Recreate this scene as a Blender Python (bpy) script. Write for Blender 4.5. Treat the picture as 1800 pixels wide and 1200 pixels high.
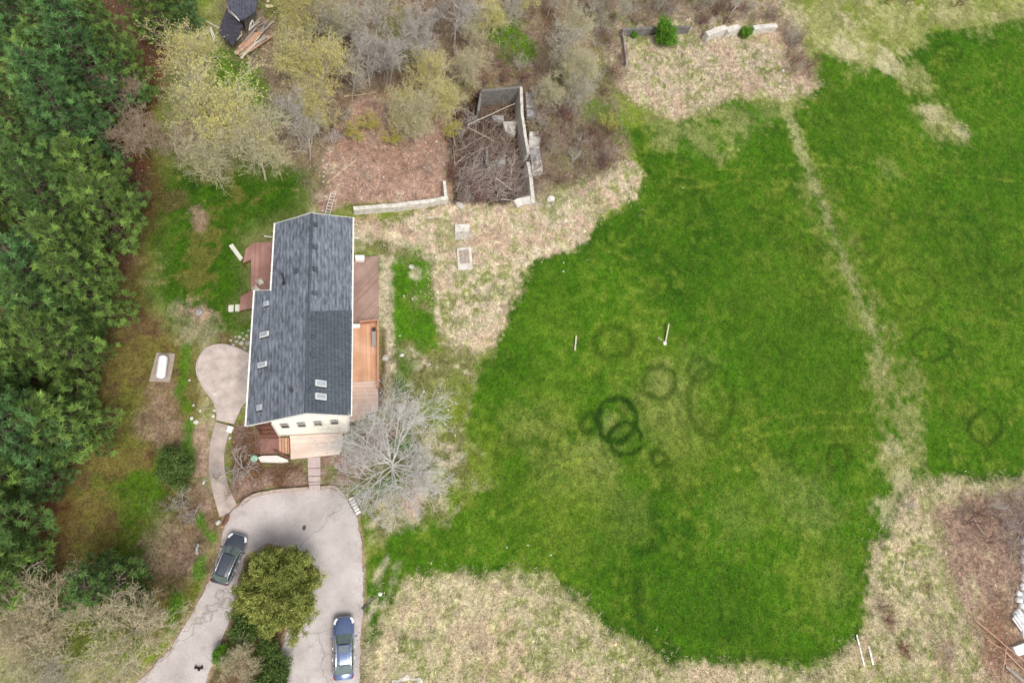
import bpy, bmesh, math, random
import numpy as np
from mathutils import Vector, Matrix
from mathutils.geometry import tessellate_polygon
random.seed(7); RNG = np.random.default_rng(7)
rad = math.radians
S = bpy.context.scene
for o in list(bpy.data.objects): bpy.data.objects.remove(o)
COL = S.collection

# ------------------------------------------------------------------ camera
CAM_H = 62.0
CR = np.array([[0.97009734, -0.09237742, 0.22444948],      # rows: camera right, down, forward in world axes
               [-0.01837857, -0.95004285, -0.31157793],
               [0.2420194, 0.29813586, -0.9233318]])
F = 1150.0
cam_d = bpy.data.cameras.new("camera"); cam = bpy.data.objects.new("camera", cam_d); COL.objects.link(cam)
cam_d.sensor_width = 36.0; cam_d.lens = 36.0 * F / 1800.0; cam_d.clip_start = 1.0; cam_d.clip_end = 3000.0
r_, d_, f_ = CR
cam.matrix_world = Matrix(((r_[0], -d_[0], -f_[0], 0), (r_[1], -d_[1], -f_[1], 0), (r_[2], -d_[2], -f_[2], CAM_H), (0, 0, 0, 1)))
S.camera = cam

# ------------------------------------------------------------------ light
SUN_EL, SUN_AZ = rad(62), rad(165)          # azimuth from +Y (north) clockwise
w = bpy.data.worlds.new("World"); S.world = w; w.use_nodes = True
nt = w.node_tree; nt.nodes.clear()
sky = nt.nodes.new("ShaderNodeTexSky"); sky.sky_type = 'NISHITA'; sky.sun_disc = False
sky.sun_elevation = SUN_EL; sky.sun_rotation = SUN_AZ; sky.air_density = 1.2; sky.dust_density = 3.0; sky.ozone_density = 1.0
hs = nt.nodes.new("ShaderNodeHueSaturation"); hs.inputs['Saturation'].default_value = 0.32
bg = nt.nodes.new("ShaderNodeBackground"); bg.inputs[1].default_value = 0.085
wo = nt.nodes.new("ShaderNodeOutputWorld")
nt.links.new(sky.outputs[0], hs.inputs['Color']); nt.links.new(hs.outputs[0], bg.inputs[0]); nt.links.new(bg.outputs[0], wo.inputs[0])
sl = bpy.data.lights.new("sun", 'SUN'); sl.energy = 1.4; sl.angle = rad(26); sl.color = (1.0, 0.95, 0.88)
so = bpy.data.objects.new("sun", sl); COL.objects.link(so)
sd = Vector((math.sin(SUN_AZ) * math.cos(SUN_EL), math.cos(SUN_AZ) * math.cos(SUN_EL), math.sin(SUN_EL)))
so.rotation_euler = sd.to_track_quat('Z', 'Y').to_euler(); so.location = (0, 0, 90)
S.view_settings.view_transform = 'Standard'; S.view_settings.look = 'None'
S.view_settings.exposure = 0.95; S.view_settings.gamma = 1.0
S.cycles.max_bounces = 6; S.cycles.transparent_max_bounces = 6

# ------------------------------------------------------------------ surveying: a point of the photo at height z -> metres
def P(px, py, z=0.0):
    d = CR.T @ np.array([(px - 900) / F, (py - 600) / F, 1.0]); t = (z - CAM_H) / d[2]
    return Vector((d[0] * t, d[1] * t, z))
def PN(a, z=0.0):
    return np.array([P(x, y, z)[:2] for x, y in a])

# ------------------------------------------------------------------ mesh helpers
class MB:
    def __init__(s): s.v = []; s.f = []; s.m = []
    def add(s, vs, fs, m=0):
        b = len(s.v); s.v += [tuple(v) for v in vs]; s.f += [tuple(i + b for i in f) for f in fs]; s.m += [m] * len(fs)
    def hexa(s, b4, t4, m=0):      # bottom ring, top ring (ccw seen from above)
        n = len(b4)
        fs = [tuple(reversed(range(n))), tuple(range(n, 2 * n))] + [(i, (i + 1) % n, n + (i + 1) % n, n + i) for i in range(n)]
        s.add(list(b4) + list(t4), fs, m)
    def box(s, c, d, rz=0, m=0, ry=0, rx=0):
        M = Matrix.Rotation(rz, 3, 'Z') @ Matrix.Rotation(ry, 3, 'Y') @ Matrix.Rotation(rx, 3, 'X')
        h = [(-1, -1), (1, -1), (1, 1), (-1, 1)]; c = Vector(c)
        pt = lambda x, y, z: c + M @ Vector((x * d[0] / 2, y * d[1] / 2, z * d[2] / 2))
        s.hexa([pt(x, y, -1) for x, y in h], [pt(x, y, 1) for x, y in h], m)
    def slab(s, poly, z0, z1, m=0):   # poly list of xy ccw
        a = sum(poly[i][0] * poly[(i + 1) % len(poly)][1] - poly[(i + 1) % len(poly)][0] * poly[i][1] for i in range(len(poly)))
        if a < 0: poly = list(reversed(poly))
        n = len(poly); tri = tessellate_polygon([[Vector((p[0], p[1], 0)) for p in poly]])
        vs = [(p[0], p[1], z0) for p in poly] + [(p[0], p[1], z1) for p in poly]; fs = []
        for t in tri:
            A, B, C = [Vector((*poly[i][:2], 0)) for i in t]
            if (B - A).cross(C - A).z < 0: t = (t[0], t[2], t[1])
            fs.append(tuple(i + n for i in t)); fs.append(tuple(reversed(t)))
        fs += [(i, (i + 1) % n, n + (i + 1) % n, n + i) for i in range(n)]
        s.add(vs, fs, m)
    def tube(s, pts, rs, k=6, m=0, cap=True):
        pts = [Vector(p) for p in pts]
        if not hasattr(rs, '__len__'): rs = [rs] * len(pts)
        b = len(s.v); vs = []
        for i, p in enumerate(pts):
            t = (pts[min(i + 1, len(pts) - 1)] - pts[max(i - 1, 0)])
            t = t.normalized() if t.length > 1e-9 else Vector((0, 0, 1))
            u = t.cross(Vector((0.31, 0.17, 0.93)) if abs(t.z) < .9 else Vector((1, 0, 0))).normalized(); w_ = t.cross(u)
            for j in range(k):
                a = 2 * math.pi * j / k; vs.append(p + (u * math.cos(a) + w_ * math.sin(a)) * rs[i])
        n = len(pts)
        fs = [(i * k + j, i * k + (j + 1) % k, (i + 1) * k + (j + 1) % k, (i + 1) * k + j) for i in range(n - 1) for j in range(k)]
        if cap: fs += [tuple(reversed(range(k))), tuple(range((n - 1) * k, n * k))]
        s.add(vs, fs, m)
    def bar(s, a, b, w, h, m=0):
        a = Vector(a); b = Vector(b); d = b - a; L = d.length; rz = math.atan2(d.y, d.x); ry = -math.asin(max(-1, min(1, d.z / L)))
        s.box((a + b) / 2, (L, w, h), rz, m, ry)
    def build(s, name, mats, parent=None, world=False, smooth=False, bevel=0):
        if not isinstance(mats, (list, tuple)): mats = [mats]
        me = bpy.data.meshes.new(name); off = parent.location if (world and parent) else Vector((0, 0, 0))
        me.from_pydata([(v[0] - off.x, v[1] - off.y, v[2] - off.z) for v in s.v], [], s.f)
        for m in mats: me.materials.append(m)
        if len(mats) > 1: me.polygons.foreach_set('material_index', s.m)
        if smooth: me.polygons.foreach_set('use_smooth', [True] * len(me.polygons))
        me.update()
        o = bpy.data.objects.new(name, me); COL.objects.link(o)
        if parent: o.parent = parent
        if bevel:
            b = o.modifiers.new('bevel', 'BEVEL'); b.width = bevel; b.segments = 2; b.limit_method = 'ANGLE'
        return o
def npmesh(name, V, T, mats, parent=None, tint=None, smooth=False, midx=None):
    me = bpy.data.meshes.new(name); V = np.asarray(V, np.float32); T = np.asarray(T, np.int32); k = T.shape[1]
    me.vertices.add(len(V)); me.vertices.foreach_set('co', V.ravel())
    me.loops.add(T.size); me.loops.foreach_set('vertex_index', T.ravel())
    me.polygons.add(len(T)); me.polygons.foreach_set('loop_start', np.arange(0, T.size, k, dtype=np.int32))
    if smooth: me.polygons.foreach_set('use_smooth', np.ones(len(T), bool))
    for m in (mats if isinstance(mats, (list, tuple)) else [mats]): me.materials.append(m)
    if midx is not None: me.polygons.foreach_set('material_index', midx)
    if tint is not None:
        a = me.color_attributes.new('tint', 'FLOAT_COLOR', 'POINT')
        t = np.asarray(tint, np.float32)
        if t.ndim == 1: t = np.stack([t, t, t, np.ones_like(t)], 1)
        elif t.shape[1] == 3: t = np.concatenate([t, np.ones((len(t), 1), np.float32)], 1)
        a.data.foreach_set('color', t.ravel())
    me.update(calc_edges=True); me.validate()
    o = bpy.data.objects.new(name, me); COL.objects.link(o)
    if parent: o.parent = parent
    return o
def tag(o, label=None, cat=None, group=None, kind=None):
    if label: o['label'] = label
    if cat: o['category'] = cat
    if group: o['group'] = group
    if kind: o['kind'] = kind
    return o
def thing(name, loc, label, cat, group=None, rz=0):
    o = bpy.data.objects.new(name, None); COL.objects.link(o); o.location = loc; o.rotation_euler = (0, 0, rz); o.empty_display_size = .3
    return tag(o, label, cat, group)
CHILD = {}
def dup(root, loc, rz, label, group=None, sc=1.0, kids=None):
    r = root.copy(); COL.objects.link(r); r.location = loc; r.rotation_euler = (0, 0, rz); r['label'] = label
    r.scale = (sc, sc, sc) if not hasattr(sc, '__len__') else sc
    if group: r['group'] = group
    for ch in (kids if kids is not None else [o for o in COL.objects if o.parent == root]):
        c = ch.copy(); COL.objects.link(c); c.parent = r
        for g in [o for o in COL.objects if o.parent == ch]:
            d = g.copy(); COL.objects.link(d); d.parent = c
    return r

# ------------------------------------------------------------------ materials
def mat(name, c, rough=.8, var=.25, sc=3.0, bump=0.0, bsc=20.0, metal=0.0, tint=False, spec=None, coat=0, c2=None, detail=4, coords='Object', stretch=None, trans=0):
    m = bpy.data.materials.new(name); m.use_nodes = True; n = m.node_tree; b = n.nodes['Principled BSDF']
    b.inputs['Roughness'].default_value = rough; b.inputs['Metallic'].default_value = metal
    if spec is not None: b.inputs['Specular IOR Level'].default_value = spec
    if coat: b.inputs['Coat Weight'].default_value = coat; b.inputs['Coat Roughness'].default_value = .05
    tc = n.nodes.new('ShaderNodeTexCoord'); src = tc.outputs[coords]
    if stretch:
        mp = n.nodes.new('ShaderNodeMapping'); mp.inputs['Scale'].default_value = stretch; n.links.new(src, mp.inputs[0]); src = mp.outputs[0]
    no = n.nodes.new('ShaderNodeTexNoise'); no.inputs['Scale'].default_value = sc; no.inputs['Detail'].default_value = detail; no.inputs['Roughness'].default_value = .65
    n.links.new(src, no.inputs['Vector'])
    rp = n.nodes.new('ShaderNodeValToRGB'); c = Vector(c); c2_ = Vector(c2) if c2 else None
    lo = c * (1 - var); hi = c * (1 + var)
    if c2_: lo = c * (1 - var * .5); hi = c2_
    rp.color_ramp.elements[0].position = .3; rp.color_ramp.elements[1].position = .7
    rp.color_ramp.elements[0].color = (*lo, 1); rp.color_ramp.elements[1].color = (*hi, 1)
    n.links.new(no.outputs['Fac'], rp.inputs[0]); out = rp.outputs[0]
    if tint:
        at = n.nodes.new('ShaderNodeAttribute'); at.attribute_name = 'tint'
        mx = n.nodes.new('ShaderNodeMix'); mx.data_type = 'RGBA'; mx.blend_type = 'MULTIPLY'; mx.inputs['Factor'].default_value = 1
        n.links.new(out, mx.inputs['A']); n.links.new(at.outputs['Color'], mx.inputs['B']); out = mx.outputs['Result']
    n.links.new(out, b.inputs['Base Color'])
    if bump:
        n2 = n.nodes.new('ShaderNodeTexNoise'); n2.inputs['Scale'].default_value = bsc; n2.inputs['Detail'].default_value = 3
        n.links.new(src, n2.inputs['Vector']); bp = n.nodes.new('ShaderNodeBump'); bp.inputs['Strength'].default_value = bump; bp.inputs['Distance'].default_value = .03
        n.links.new(n2.outputs['Fac'], bp.inputs['Height']); n.links.new(bp.outputs[0], b.inputs['Normal'])
    if trans:
        b.inputs['Subsurface Weight'].default_value = 0
    m['b'] = 1
    return m
# ================================================================== GROUND
def sdpoly(X, Y, poly):
    poly = np.asarray(poly, float); d = np.full(X.shape, 1e9); ins = np.zeros(X.shape, bool); n = len(poly)
    for i in range(n):
        ax, ay = poly[i]; bx, by = poly[(i + 1) % n]; ex, ey = bx - ax, by - ay
        t = np.clip(((X - ax) * ex + (Y - ay) * ey) / (ex * ex + ey * ey + 1e-9), 0, 1)
        d = np.minimum(d, (X - ax - t * ex) ** 2 + (Y - ay - t * ey) ** 2)
        if ay != by:
            c = ((ay > Y) != (by > Y)) & (X < (bx - ax) * (Y - ay) / (by - ay) + ax); ins ^= c
    d = np.sqrt(d); return np.where(ins, -d, d)
def sdline(X, Y, pts):
    d = np.full(X.shape, 1e9)
    for i in range(len(pts) - 1):
        ax, ay = pts[i]; bx, by = pts[i + 1]; ex, ey = bx - ax, by - ay
        t = np.clip(((X - ax) * ex + (Y - ay) * ey) / (ex * ex + ey * ey + 1e-9), 0, 1)
        d = np.minimum(d, (X - ax - t * ex) ** 2 + (Y - ay - t * ey) ** 2)
    return np.sqrt(d)
def vnoise(X, Y, s, seed):
    r = np.random.default_rng(seed); g = r.random((256, 256))
    x = X / s + 1000; y = Y / s + 1000; xi = np.floor(x).astype(int); yi = np.floor(y).astype(int); fx = x - xi; fy = y - yi
    fx = fx * fx * (3 - 2 * fx); fy = fy * fy * (3 - 2 * fy); a = lambda i, j: g[(xi + i) % 256, (yi + j) % 256]
    return (a(0, 0) * (1 - fx) + a(1, 0) * fx) * (1 - fy) + (a(0, 1) * (1 - fx) + a(1, 1) * fx) * fy
def fbm(X, Y, s, seed, o=4):
    t = 0; A = 1; tot = 0
    for k in range(o): t = t + A * vnoise(X, Y, s / 2 ** k, seed + k); tot += A; A *= .6
    return t / tot - .5
def sst(x, a, b):
    t = np.clip((x - a) / (b - a), 0, 1); return t * t * (3 - 2 * t)

xs = np.arange(-50, 112, .17); ys = np.arange(-24, 84, .17)
xs = np.concatenate([[-900, -300, -120, -70], xs, [130, 200, 400, 900]]); ys = np.concatenate([[-900, -300, -100, -50], ys, [100, 200, 400, 900]])
GX, GY = np.meshgrid(xs, ys)
WX = GX + fbm(GX, GY, 2.2, 11) * 2.2 + fbm(GX, GY, .7, 21) * .7; WY = GY + fbm(GX, GY, 2.2, 31) * 2.2 + fbm(GX, GY, .7, 41) * .7

UX = GX + fbm(GX, GY, 1.2, 13) * .5 + fbm(GX, GY, 9, 15) * 1.0; UY = GY + fbm(GX, GY, 1.2, 33) * .5 + fbm(GX, GY, 9, 35) * 1.0
VX = WX + fbm(GX, GY, .45, 17, 2) * 1.1; VY = WY + fbm(GX, GY, .45, 37, 2) * 1.1
LAWN = PN([(868,610),(905,525),(922,462),(985,442),(1040,402),(1100,362),(1132,312),(1112,262),(1085,232),(1200,212),(1300,172),(1400,182),(1445,152),(1437,95),(1500,105),(1560,125),(1625,60),(1820,30),(1830,842),(1625,842),(1565,905),(1537,960),(1528,1060),(1500,1125),(1440,1172),(1200,1165),(1065,1108),(1030,1052),(960,1016),(850,1010),(735,1010),(700,1040),(650,1130),(632,1190),(640,990),(700,930),(790,905),(880,850),(820,760),(830,680)])
DRY_MID = PN([(620,398),(690,385),(790,350),(940,352),(1000,340),(1050,300),(1090,270),(1125,300),(1115,345),(1050,380),(1020,430),(985,442),(930,455),(905,520),(870,590),(840,617),(790,605),(766,560),(760,500),(752,455),(700,440),(630,430)])
DRY_ISLE = PN([(1060,90),(1090,-20),(1370,-20),(1400,70),(1442,150),(1400,172),(1300,165),(1240,195),(1190,210),(1140,190),(1080,150)])
DRY_SOUTH = PN([(690,1060),(740,1012),(830,1009),(950,1014),(1025,1052),(1062,1105),(1130,1142),(1200,1168),(1440,1178),(1500,1132),(1528,1090),(1537,960),(1570,905),(1622,842),(1830,840),(1830,1240),(630,1240),(640,1150),(670,1090)])
BROWN_SE = PN([(1640,900),(1700,870),(1830,860),(1830,1240),(1760,1240),(1720,1120),(1680,1040)])
WOODS = PN([(380,-60),(1060,-60),(1060,60),(1040,120),(1090,200),(1110,260),(1060,300),(1000,330),(940,345),(790,340),(790,300),(620,362),(545,355),(520,300),(420,150),(400,100)])
DIRT = PN([(560,330),(575,240),(640,170),(700,165),(790,180),(792,350),(730,356),(625,362),(560,375),(548,350)])
PITP = PN([(793,190),(842,158),(915,152),(932,250),(938,352),(797,356)])
LITTER = PN([(-60,-60),(330,-60),(300,40),(250,140),(260,280),(310,320),(235,420),(205,560),(130,680),(120,800),(100,900),(60,1000),(-60,1010)])
OLIVE_W = PN([(330,300),(240,420),(215,540),(150,660),(130,800),(110,900),(60,1010),(200,1060),(300,1110),(370,1000),(350,900),(330,800),(350,700),(330,600),(270,560),(265,470)])
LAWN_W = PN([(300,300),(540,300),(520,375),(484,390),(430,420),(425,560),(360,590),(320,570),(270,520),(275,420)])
BED = PN([(405,745),(440,745),(470,812),(510,808),(541,803),(543,856),(480,862),(440,873),(420,885),(400,870)])
BED_E = PN([(563,803),(600,800),(612,800),(660,740),(690,740),(700,760),(640,830),(615,880),(595,860),(563,855)])
DRIVE = [(225,1215),(300,1140),(342,1070),(372,1012),(388,960),(398,905),(424,886),(450,872),(480,864),(541,859),(585,858),(600,866),(612,882),(626,905),(635,945),(638,1000),(638,1060),(634,1120),(630,1215),(488,1215),(492,1150),(505,1110),(535,1065),(550,1020),(545,990),(520,962),(470,955),(432,975),(420,1010),(413,1045),(403,1090),(375,1160),(355,1215)]

def L(c): return np.array(c, float)
C_LAWN = L((.052, .140, .005)); C_LAWN2 = L((.029, .094, .003)); C_YG = L((.135, .185, .020)); C_OL = L((.20, .205, .075)); C_DRY = L((.52, .455, .29)); C_DRYP = L((.535, .455, .33))
C_BR = L((.125, .070, .042)); C_DIRT = L((.37, .245, .19)); C_RED = L((.13, .052, .028)); C_WOOD = L((.25, .19, .125)); C_OLB = L((.155, .125, .035)); C_DK = L((.035, .025, .018))
n1 = fbm(GX, GY, 9, 51); n2 = fbm(GX, GY, 2.5, 61); n3 = fbm(GX, GY, .8, 71, 3); n4 = fbm(GX, GY, 4.5, 81); n5 = fbm(GX, GY, 18, 91)
shp = GX.shape
def C(c): return np.broadcast_to(c, shp + (3,)).copy()
def lay(col, c, w):
    w = np.clip(w, 0, 1)[..., None]; return col * (1 - w) + c * w
col = C(C_OL); col = lay(col, C_YG, sst(n1 + n2 * .6, -.1, .25)); col = lay(col, C_DRY * .8, sst(n4 + n3 * .6, .02, .25) * .6)
ruf = np.zeros(shp) + .5
# east mixed grass near the house: between lawn and house
s = sdpoly(VX, VY, LAWN)
wl = sst(-s, -.55, .6)
lc = C(C_LAWN); lc = lay(lc, C_LAWN2, sst(n1 + n2 * .8 + n3 * .4, -.08, .2)); lc = lay(lc, C_YG * .9, sst(n5 * 1.2 + n2 * .6 + n3 * .9, -.25, .6) * .55); lc = lay(lc, C_YG * 1.1, sst(n4 * .8 + n2 * .7 + n3 * 1.2, -.1, .6) * .45)
col = lay(col, lc, wl)
def blob(px, py, rx, c, w=.7, soft=1.0, ry=None, thr=0.0):
    """a worn patch centred on a surveyed point, radius in metres"""
    global col
    p = P(px, py); ry = ry or rx
    d = np.sqrt(((WX - p.x) / rx) ** 2 + ((WY - p.y) / ry) ** 2)
    col = lay(col, c, sst(1 + n2 * 1.3 + n3 * 1.0 - d, -.35 * soft, .45 * soft) * w)
def stripe(pts, wd, c, w=.7, brk=0.0):
    global col
    d = sdline(UX, UY, PN(pts)); m = sst(wd * .5 + n3 * wd * .7 + n2 * wd * .5 - d, -wd * .35, wd * .35) * w
    if brk: m = m * sst(n2 + n3, -brk, brk)
    col = lay(col, c, m)
for a in [(1180,700,6.0),(1120,620,4.5),(1060,860,4.5),(1250,760,5),(1330,880,5),(1190,780,5),(1440,1000,4),(960,560,3),(980,680,3.5),(1000,900,4)]: blob(a[0], a[1], a[2], C_YG, .34, 2.2)
for a in [(1170,720,4.2,.42),(1060,800,2.0,.5),(1070,740,1.3,.5),(1160,670,1.5,.4),(1440,890,3.0,.5),(1370,860,2.5,.3),(980,820,2.6,.3),(1230,640,2,.3),(1290,900,2.5,.28),(1100,900,2.5,.28),(1480,1030,2.2,.3),(930,740,2.4,.35)]: blob(a[0], a[1], a[2], C_OL, a[3] * .62, 2.4)
for a in [(905,640,3.5),(940,490,5),(1260,420,6),(1330,600,5),(1450,700,6),(1700,450,7),(1500,230,5),(1760,300,6),(1300,1080,5),(1200,1050,4),(1430,560,4),(1080,960,3.5),(900,880,3)]: blob(a[0], a[1], a[2], C_LAWN2 * .95, .5, 2.2)
# tan track across the field and worn patches
stripe([(1380,185),(1400,235),(1432,330),(1470,430),(1500,500),(1530,570),(1550,650)], 1.5, C_DRY * .8, .8, .45)
stripe([(1380,185),(1400,235),(1432,330),(1470,430),(1500,500),(1530,570),(1550,650),(1560,720)], 2.6, C_YG * 1.05, .55, .6)
stripe([(1545,640),(1565,720),(1580,800),(1588,880)], 3.0, C_OL * 1.1, .8, .4)
stripe([(1600,640),(1610,720),(1620,850)], 2.4, C_OL * 1.05, .65, .4)
stripe([(1490,470),(1540,550),(1590,610)], 1.6, C_OL, .55, .2)
for a in [(1575,820,2.6,.7),(1600,740,2.0,.6),(1650,210,3.4,.75),(1600,130,2.6,.8),(1510,85,3.6,.8),(1450,60,3.5,.7),(1570,50,3.5,.5),(1680,20,4,.5),(1720,20,4,.4),(1790,20,4,.55),(1350,130,3.5,.7),(1290,215,3,.6),(1240,250,2.6,.6),(1350,190,2.4,.4),(1180,235,2.5,.6),(1210,160,2,.5),(1590,40,4,.6),(1620,150,2.5,.5),(1680,240,2.2,.6),(1560,300,2,.25)]: blob(a[0], a[1], a[2], C_OL * 1.25, a[3], 1.3)
for a in [(1640,200,1.7),(1560,105,2.4),(1490,85,2.2),(1395,30,2),(1690,230,1.3),(1590,850,1.6),(1600,880,1.8),(1575,790,1.3),(1560,900,1.8)]: blob(a[0], a[1], a[2], C_DRY * .85, .6, 1.2)
# tyre tracks: paler lines in the grass
for t in [[(1190,312),(1280,298),(1400,290),(1600,300),(1800,320)],[(1200,330),(1300,318),(1400,322)],[(1600,592),(1650,580),(1720,574),(1810,570)],[(1640,606),(1700,603),(1810,597)],[(860,905),(940,850),(1010,810),(1060,790)],[(850,930),(930,885),(1010,840)],[(1255,640),(1270,690),(1280,740)],[(1290,765),(1340,735),(1420,722),(1520,722)],[(1270,800),(1340,765),(1430,748),(1530,750)],[(1300,830),(1360,795),(1440,775),(1530,775)]]:
    stripe(t, .36, C_YG * 1.1, .55, .5)
# fairy rings: darker, lusher grass in broken circles
def ring(px, py, r, ry=None, w=.8, wd=.17, a0=0, a1=360, c=None):
    global col
    ry = ry or r; pts = [(px + r * math.cos(rad(a)), py + ry * math.sin(rad(a))) for a in np.linspace(a0, a1, 22)]
    d = sdline(GX + n3 * .7 + n2 * .5, GY + n3 * .7 + n2 * .8 + n4 * .6, PN(pts)); col = lay(col, C_LAWN2 * .5 if c is None else c, sst(wd * 1.1 + n3 * .3 - d, -wd * 1.2, wd * .8) * np.minimum(1, w * (1.1 if px < 1150 and py > 700 else .85)) * sst(n2 + n3 * 1.3, -.5, -.08))
for a in [(1085,737,33,38,.95,.27),(1100,772,28,30,.9,.22),(1037,741,13,15,.75),(1160,802,13,14,.85),(1160,670,28,29,.75),(1250,705,40,62,.65,.28),(1232,650,20,18,.6),(1732,750,29,28,.85,.24),(1636,606,36,27,.75,.2),(1520,432,16,15,.6),(1600,505,48,36,.4,.22),(1770,440,36,42,.5,.22),(1590,500,60,60,.3,.25),(1668,92,24,14,.6,.24),(1475,803,20,22,.7,.24),(1350,650,30,50,.4),(1440,800,50,36,.4,.22),(1080,600,34,28,.7,.28),(1205,330,22,14,.4),(1420,430,26,14,.4),(795,790,10,30,.5,.4),(1190,900,40,50,.3,.35)]:
    ring(a[0], a[1], a[2], a[3], a[4], a[5] if len(a) > 5 else .26)
ring(1190, 1040, 70, 110, .75, .35, 90, 235); ring(1330, 1100, 220, 60, .4, .35, 20, 170); ring(1130, 1140, 12, 12, .7); ring(1250, 1105, 60, 14, .4, .3)
# a darker mown edge round the dry patches
for poly in (DRY_MID, DRY_SOUTH, DRY_ISLE):
    s = sdpoly(VX, VY, poly); col = lay(col, C_LAWN2 * .8, sst(-np.abs(s - .5), -.6, -.1) * .6 * wl * sst(n2, -.2, .1))
# dry grass areas
stripe([(1430,330),(1500,500),(1550,640),(1580,780),(1600,880)], 4.5, C_OL * .9, .4, .5)
def fringe(poly, w_, wt):
    global col
    s = sdpoly(VX, VY, poly); col = lay(col, C_OL * 1.05, sst(w_ - s + n3 * w_ * 1.5, 0, w_) * wt * sst(n4 + n2 * .5, -.25, .15))
def dryfield(poly, base, pk=.3, edge=.55, w=1.0):
    global col
    s = sdpoly(VX, VY, poly); m = sst(-s, -edge * .8, edge * 1.3) * w
    c = C(base); c = lay(c, C_DRY * 1.12, sst(n2 + n3, .0, .3) * .8); c = lay(c, C_OL * 1.05, sst(n2 + n3 * 1.1, .0, .22) * .8); c = lay(c, C_YG * .9, sst(n4 + n3 * .8, .08, .26) * .6); c = lay(c, C_DIRT * 1.3, sst(-n4 - n3 * .7, .04, .24) * pk * 2)
    c = lay(c, C_YG, sst(n1 + n3, .12, .3) * .5); c = lay(c, C_DRYP * 1.25, sst(n3, .12, .3) * .5)
    col = lay(col, c, m)
fringe(DRY_MID, .8, .6); fringe(DRY_ISLE, 2.2, .8); fringe(DRY_SOUTH, .7, .6)
dryfield(DRY_MID, C_DRYP, .25, .4); dryfield(DRY_ISLE, C_DRYP * .95, .25); dryfield(DRY_SOUTH, C_DRY * .95, .15)
s = sdpoly(WX, WY, BROWN_SE); col = lay(col, lay(C(C_DIRT * .95), C_DRY * .75, sst(n2 + n3, .02, .3) * .8), sst(-s, -1.5, 1.0) * .95)
blob(1755, 1130, 2.2, C_RED * 1.8, .55, 1.2); blob(1745, 1075, 1.6, C_RED * 1.6, .4); blob(1650, 920, 1.6, C_DIRT * .8, .5); blob(1560, 1092, .9, C_RED * 1.3, .7); blob(1588, 1137, .7, C_RED * 1.3, .7); blob(1665, 1150, 1.6, C_DIRT * .7, .6); blob(1625, 1030, .9, C_BR * 1.4, .6)
stripe([(1620,860),(1650,960),(1670,1060),(1690,1140),(1700,1220)], 2.2, C_OL * 1.1, .6, .35)
# woods floor, dirt yard, litter under the pines
s = sdpoly(WX, WY, WOODS); wc = C(C_WOOD); wc = lay(wc, C_BR, sst(n2 + n3 * .8, -.05, .2) * .8); wc = lay(wc, C_OL * .8, sst(n1 + n3 * .5, .04, .25) * .8); col = lay(col, wc, sst(-s, -1, 1))
s = sdpoly(WX, WY, DIRT); dc = C(C_DIRT); dc = lay(dc, C_BR * 1.5, sst(n2 + n3, .0, .3) * .5); dc = lay(dc, C_DRYP * .85, sst(n3 + n4, .1, .3) * .6); col = lay(col, dc, sst(-s, -.6, .6))
for a in [(885,55,3.2,.9),(905,80,2.5,.8),(1040,190,2.5,.7),(1010,140,2.6,.6),(410,120,2.8,.9),(440,150,2.5,.9),(460,200,2,.7),(520,20,3,.6),(1075,215,2,.6)]: blob(a[0], a[1], a[2], C_LAWN * 1.1 * .7 + C_YG * .3, a[3], 1.2)
blob(270, 90, 3.2, C_RED, .95, 1, 5); blob(245, 130, 2.2, C_RED, .9)
s = sdpoly(WX, WY, OLIVE_W); oc = C(C_OLB); oc = lay(oc, C_YG * .62, sst(n2 + n1, -.02, .22)); oc = lay(oc, C_BR, sst(-n4 - n3 * .6, .03, .2) * .7); col = lay(col, oc, sst(-s, -1.2, 1.2))
s = sdpoly(WX, WY, LITTER); rc = C(C_BR * .8); rc = lay(rc, C_RED * .9, sst(n2 + n1, -.1, .2)); col = lay(col, rc, sst(-s, -2.0, 1.0))
s = sdpoly(WX, WY, LAWN_W); gc = C(C_LAWN * .75); gc = lay(gc, C_LAWN2 * .75, sst(n2 + n1, -.1, .2)); gc = lay(gc, C_OLB, sst(n4 + n3 * .5, .08, .25) * .6); col = lay(col, gc, sst(-s, -2.4, 1.8))  # west lawn: shade of the trees painted in as darker greens
for a in [(230,760,2.4,.5,C_YG * .7),(245,880,2.8,.7,C_LAWN * .85),(240,950,2.4,.65,C_LAWN * .8),(225,700,2,.4,C_YG * .7),(270,740,1.8,.55,C_DIRT * .7),(285,690,1.5,.5,C_DIRT * .7),(300,760,1.5,.5,C_DIRT * .7),(290,640,1.6,.4,C_YG * .8),(320,950,3.2,.6,C_DIRT * .65),(300,990,2.2,.5,C_DIRT * .65),(350,900,1.6,.6,C_BR),(325,560,1.6,.4,C_DRY * .6),(350,585,1.8,.55,C_DRY * .55),(345,548,.9,.7,C_DIRT),(310,350,1.2,.5,C_BR),(350,385,.9,.7,C_DIRT * .8),(338,368,.8,.6,C_DIRT * .8),(400,600,1.4,.6,C_BR),(355,760,1.0,.8,C_DIRT),(355,810,1.4,.85,C_DIRT * .9),(350,860,1.6,.7,C_DIRT * .8),(180,560,1.8,.5,C_OLB),(60,930,3,.6,C_RED),(160,930,3,.5,C_OLB),(60,1020,2.5,.6,C_BR)]:
    blob(a[0], a[1], a[2], a[4], a[3])
# strips of garden green by the paths
for t, wd in [([(328,610),(322,650),(318,690),(328,720)], .9), ([(335,745),(332,775),(333,810)], .8), ([(425,580),(440,572)], 1.4), ([(352,905),(362,930),(372,945)], .7), ([(350,985),(350,1010)], .8), ([(310,1050),(305,1080),(310,1100)], 1.0)]: stripe(t, wd, C_LAWN * 1.15, .85)
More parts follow.
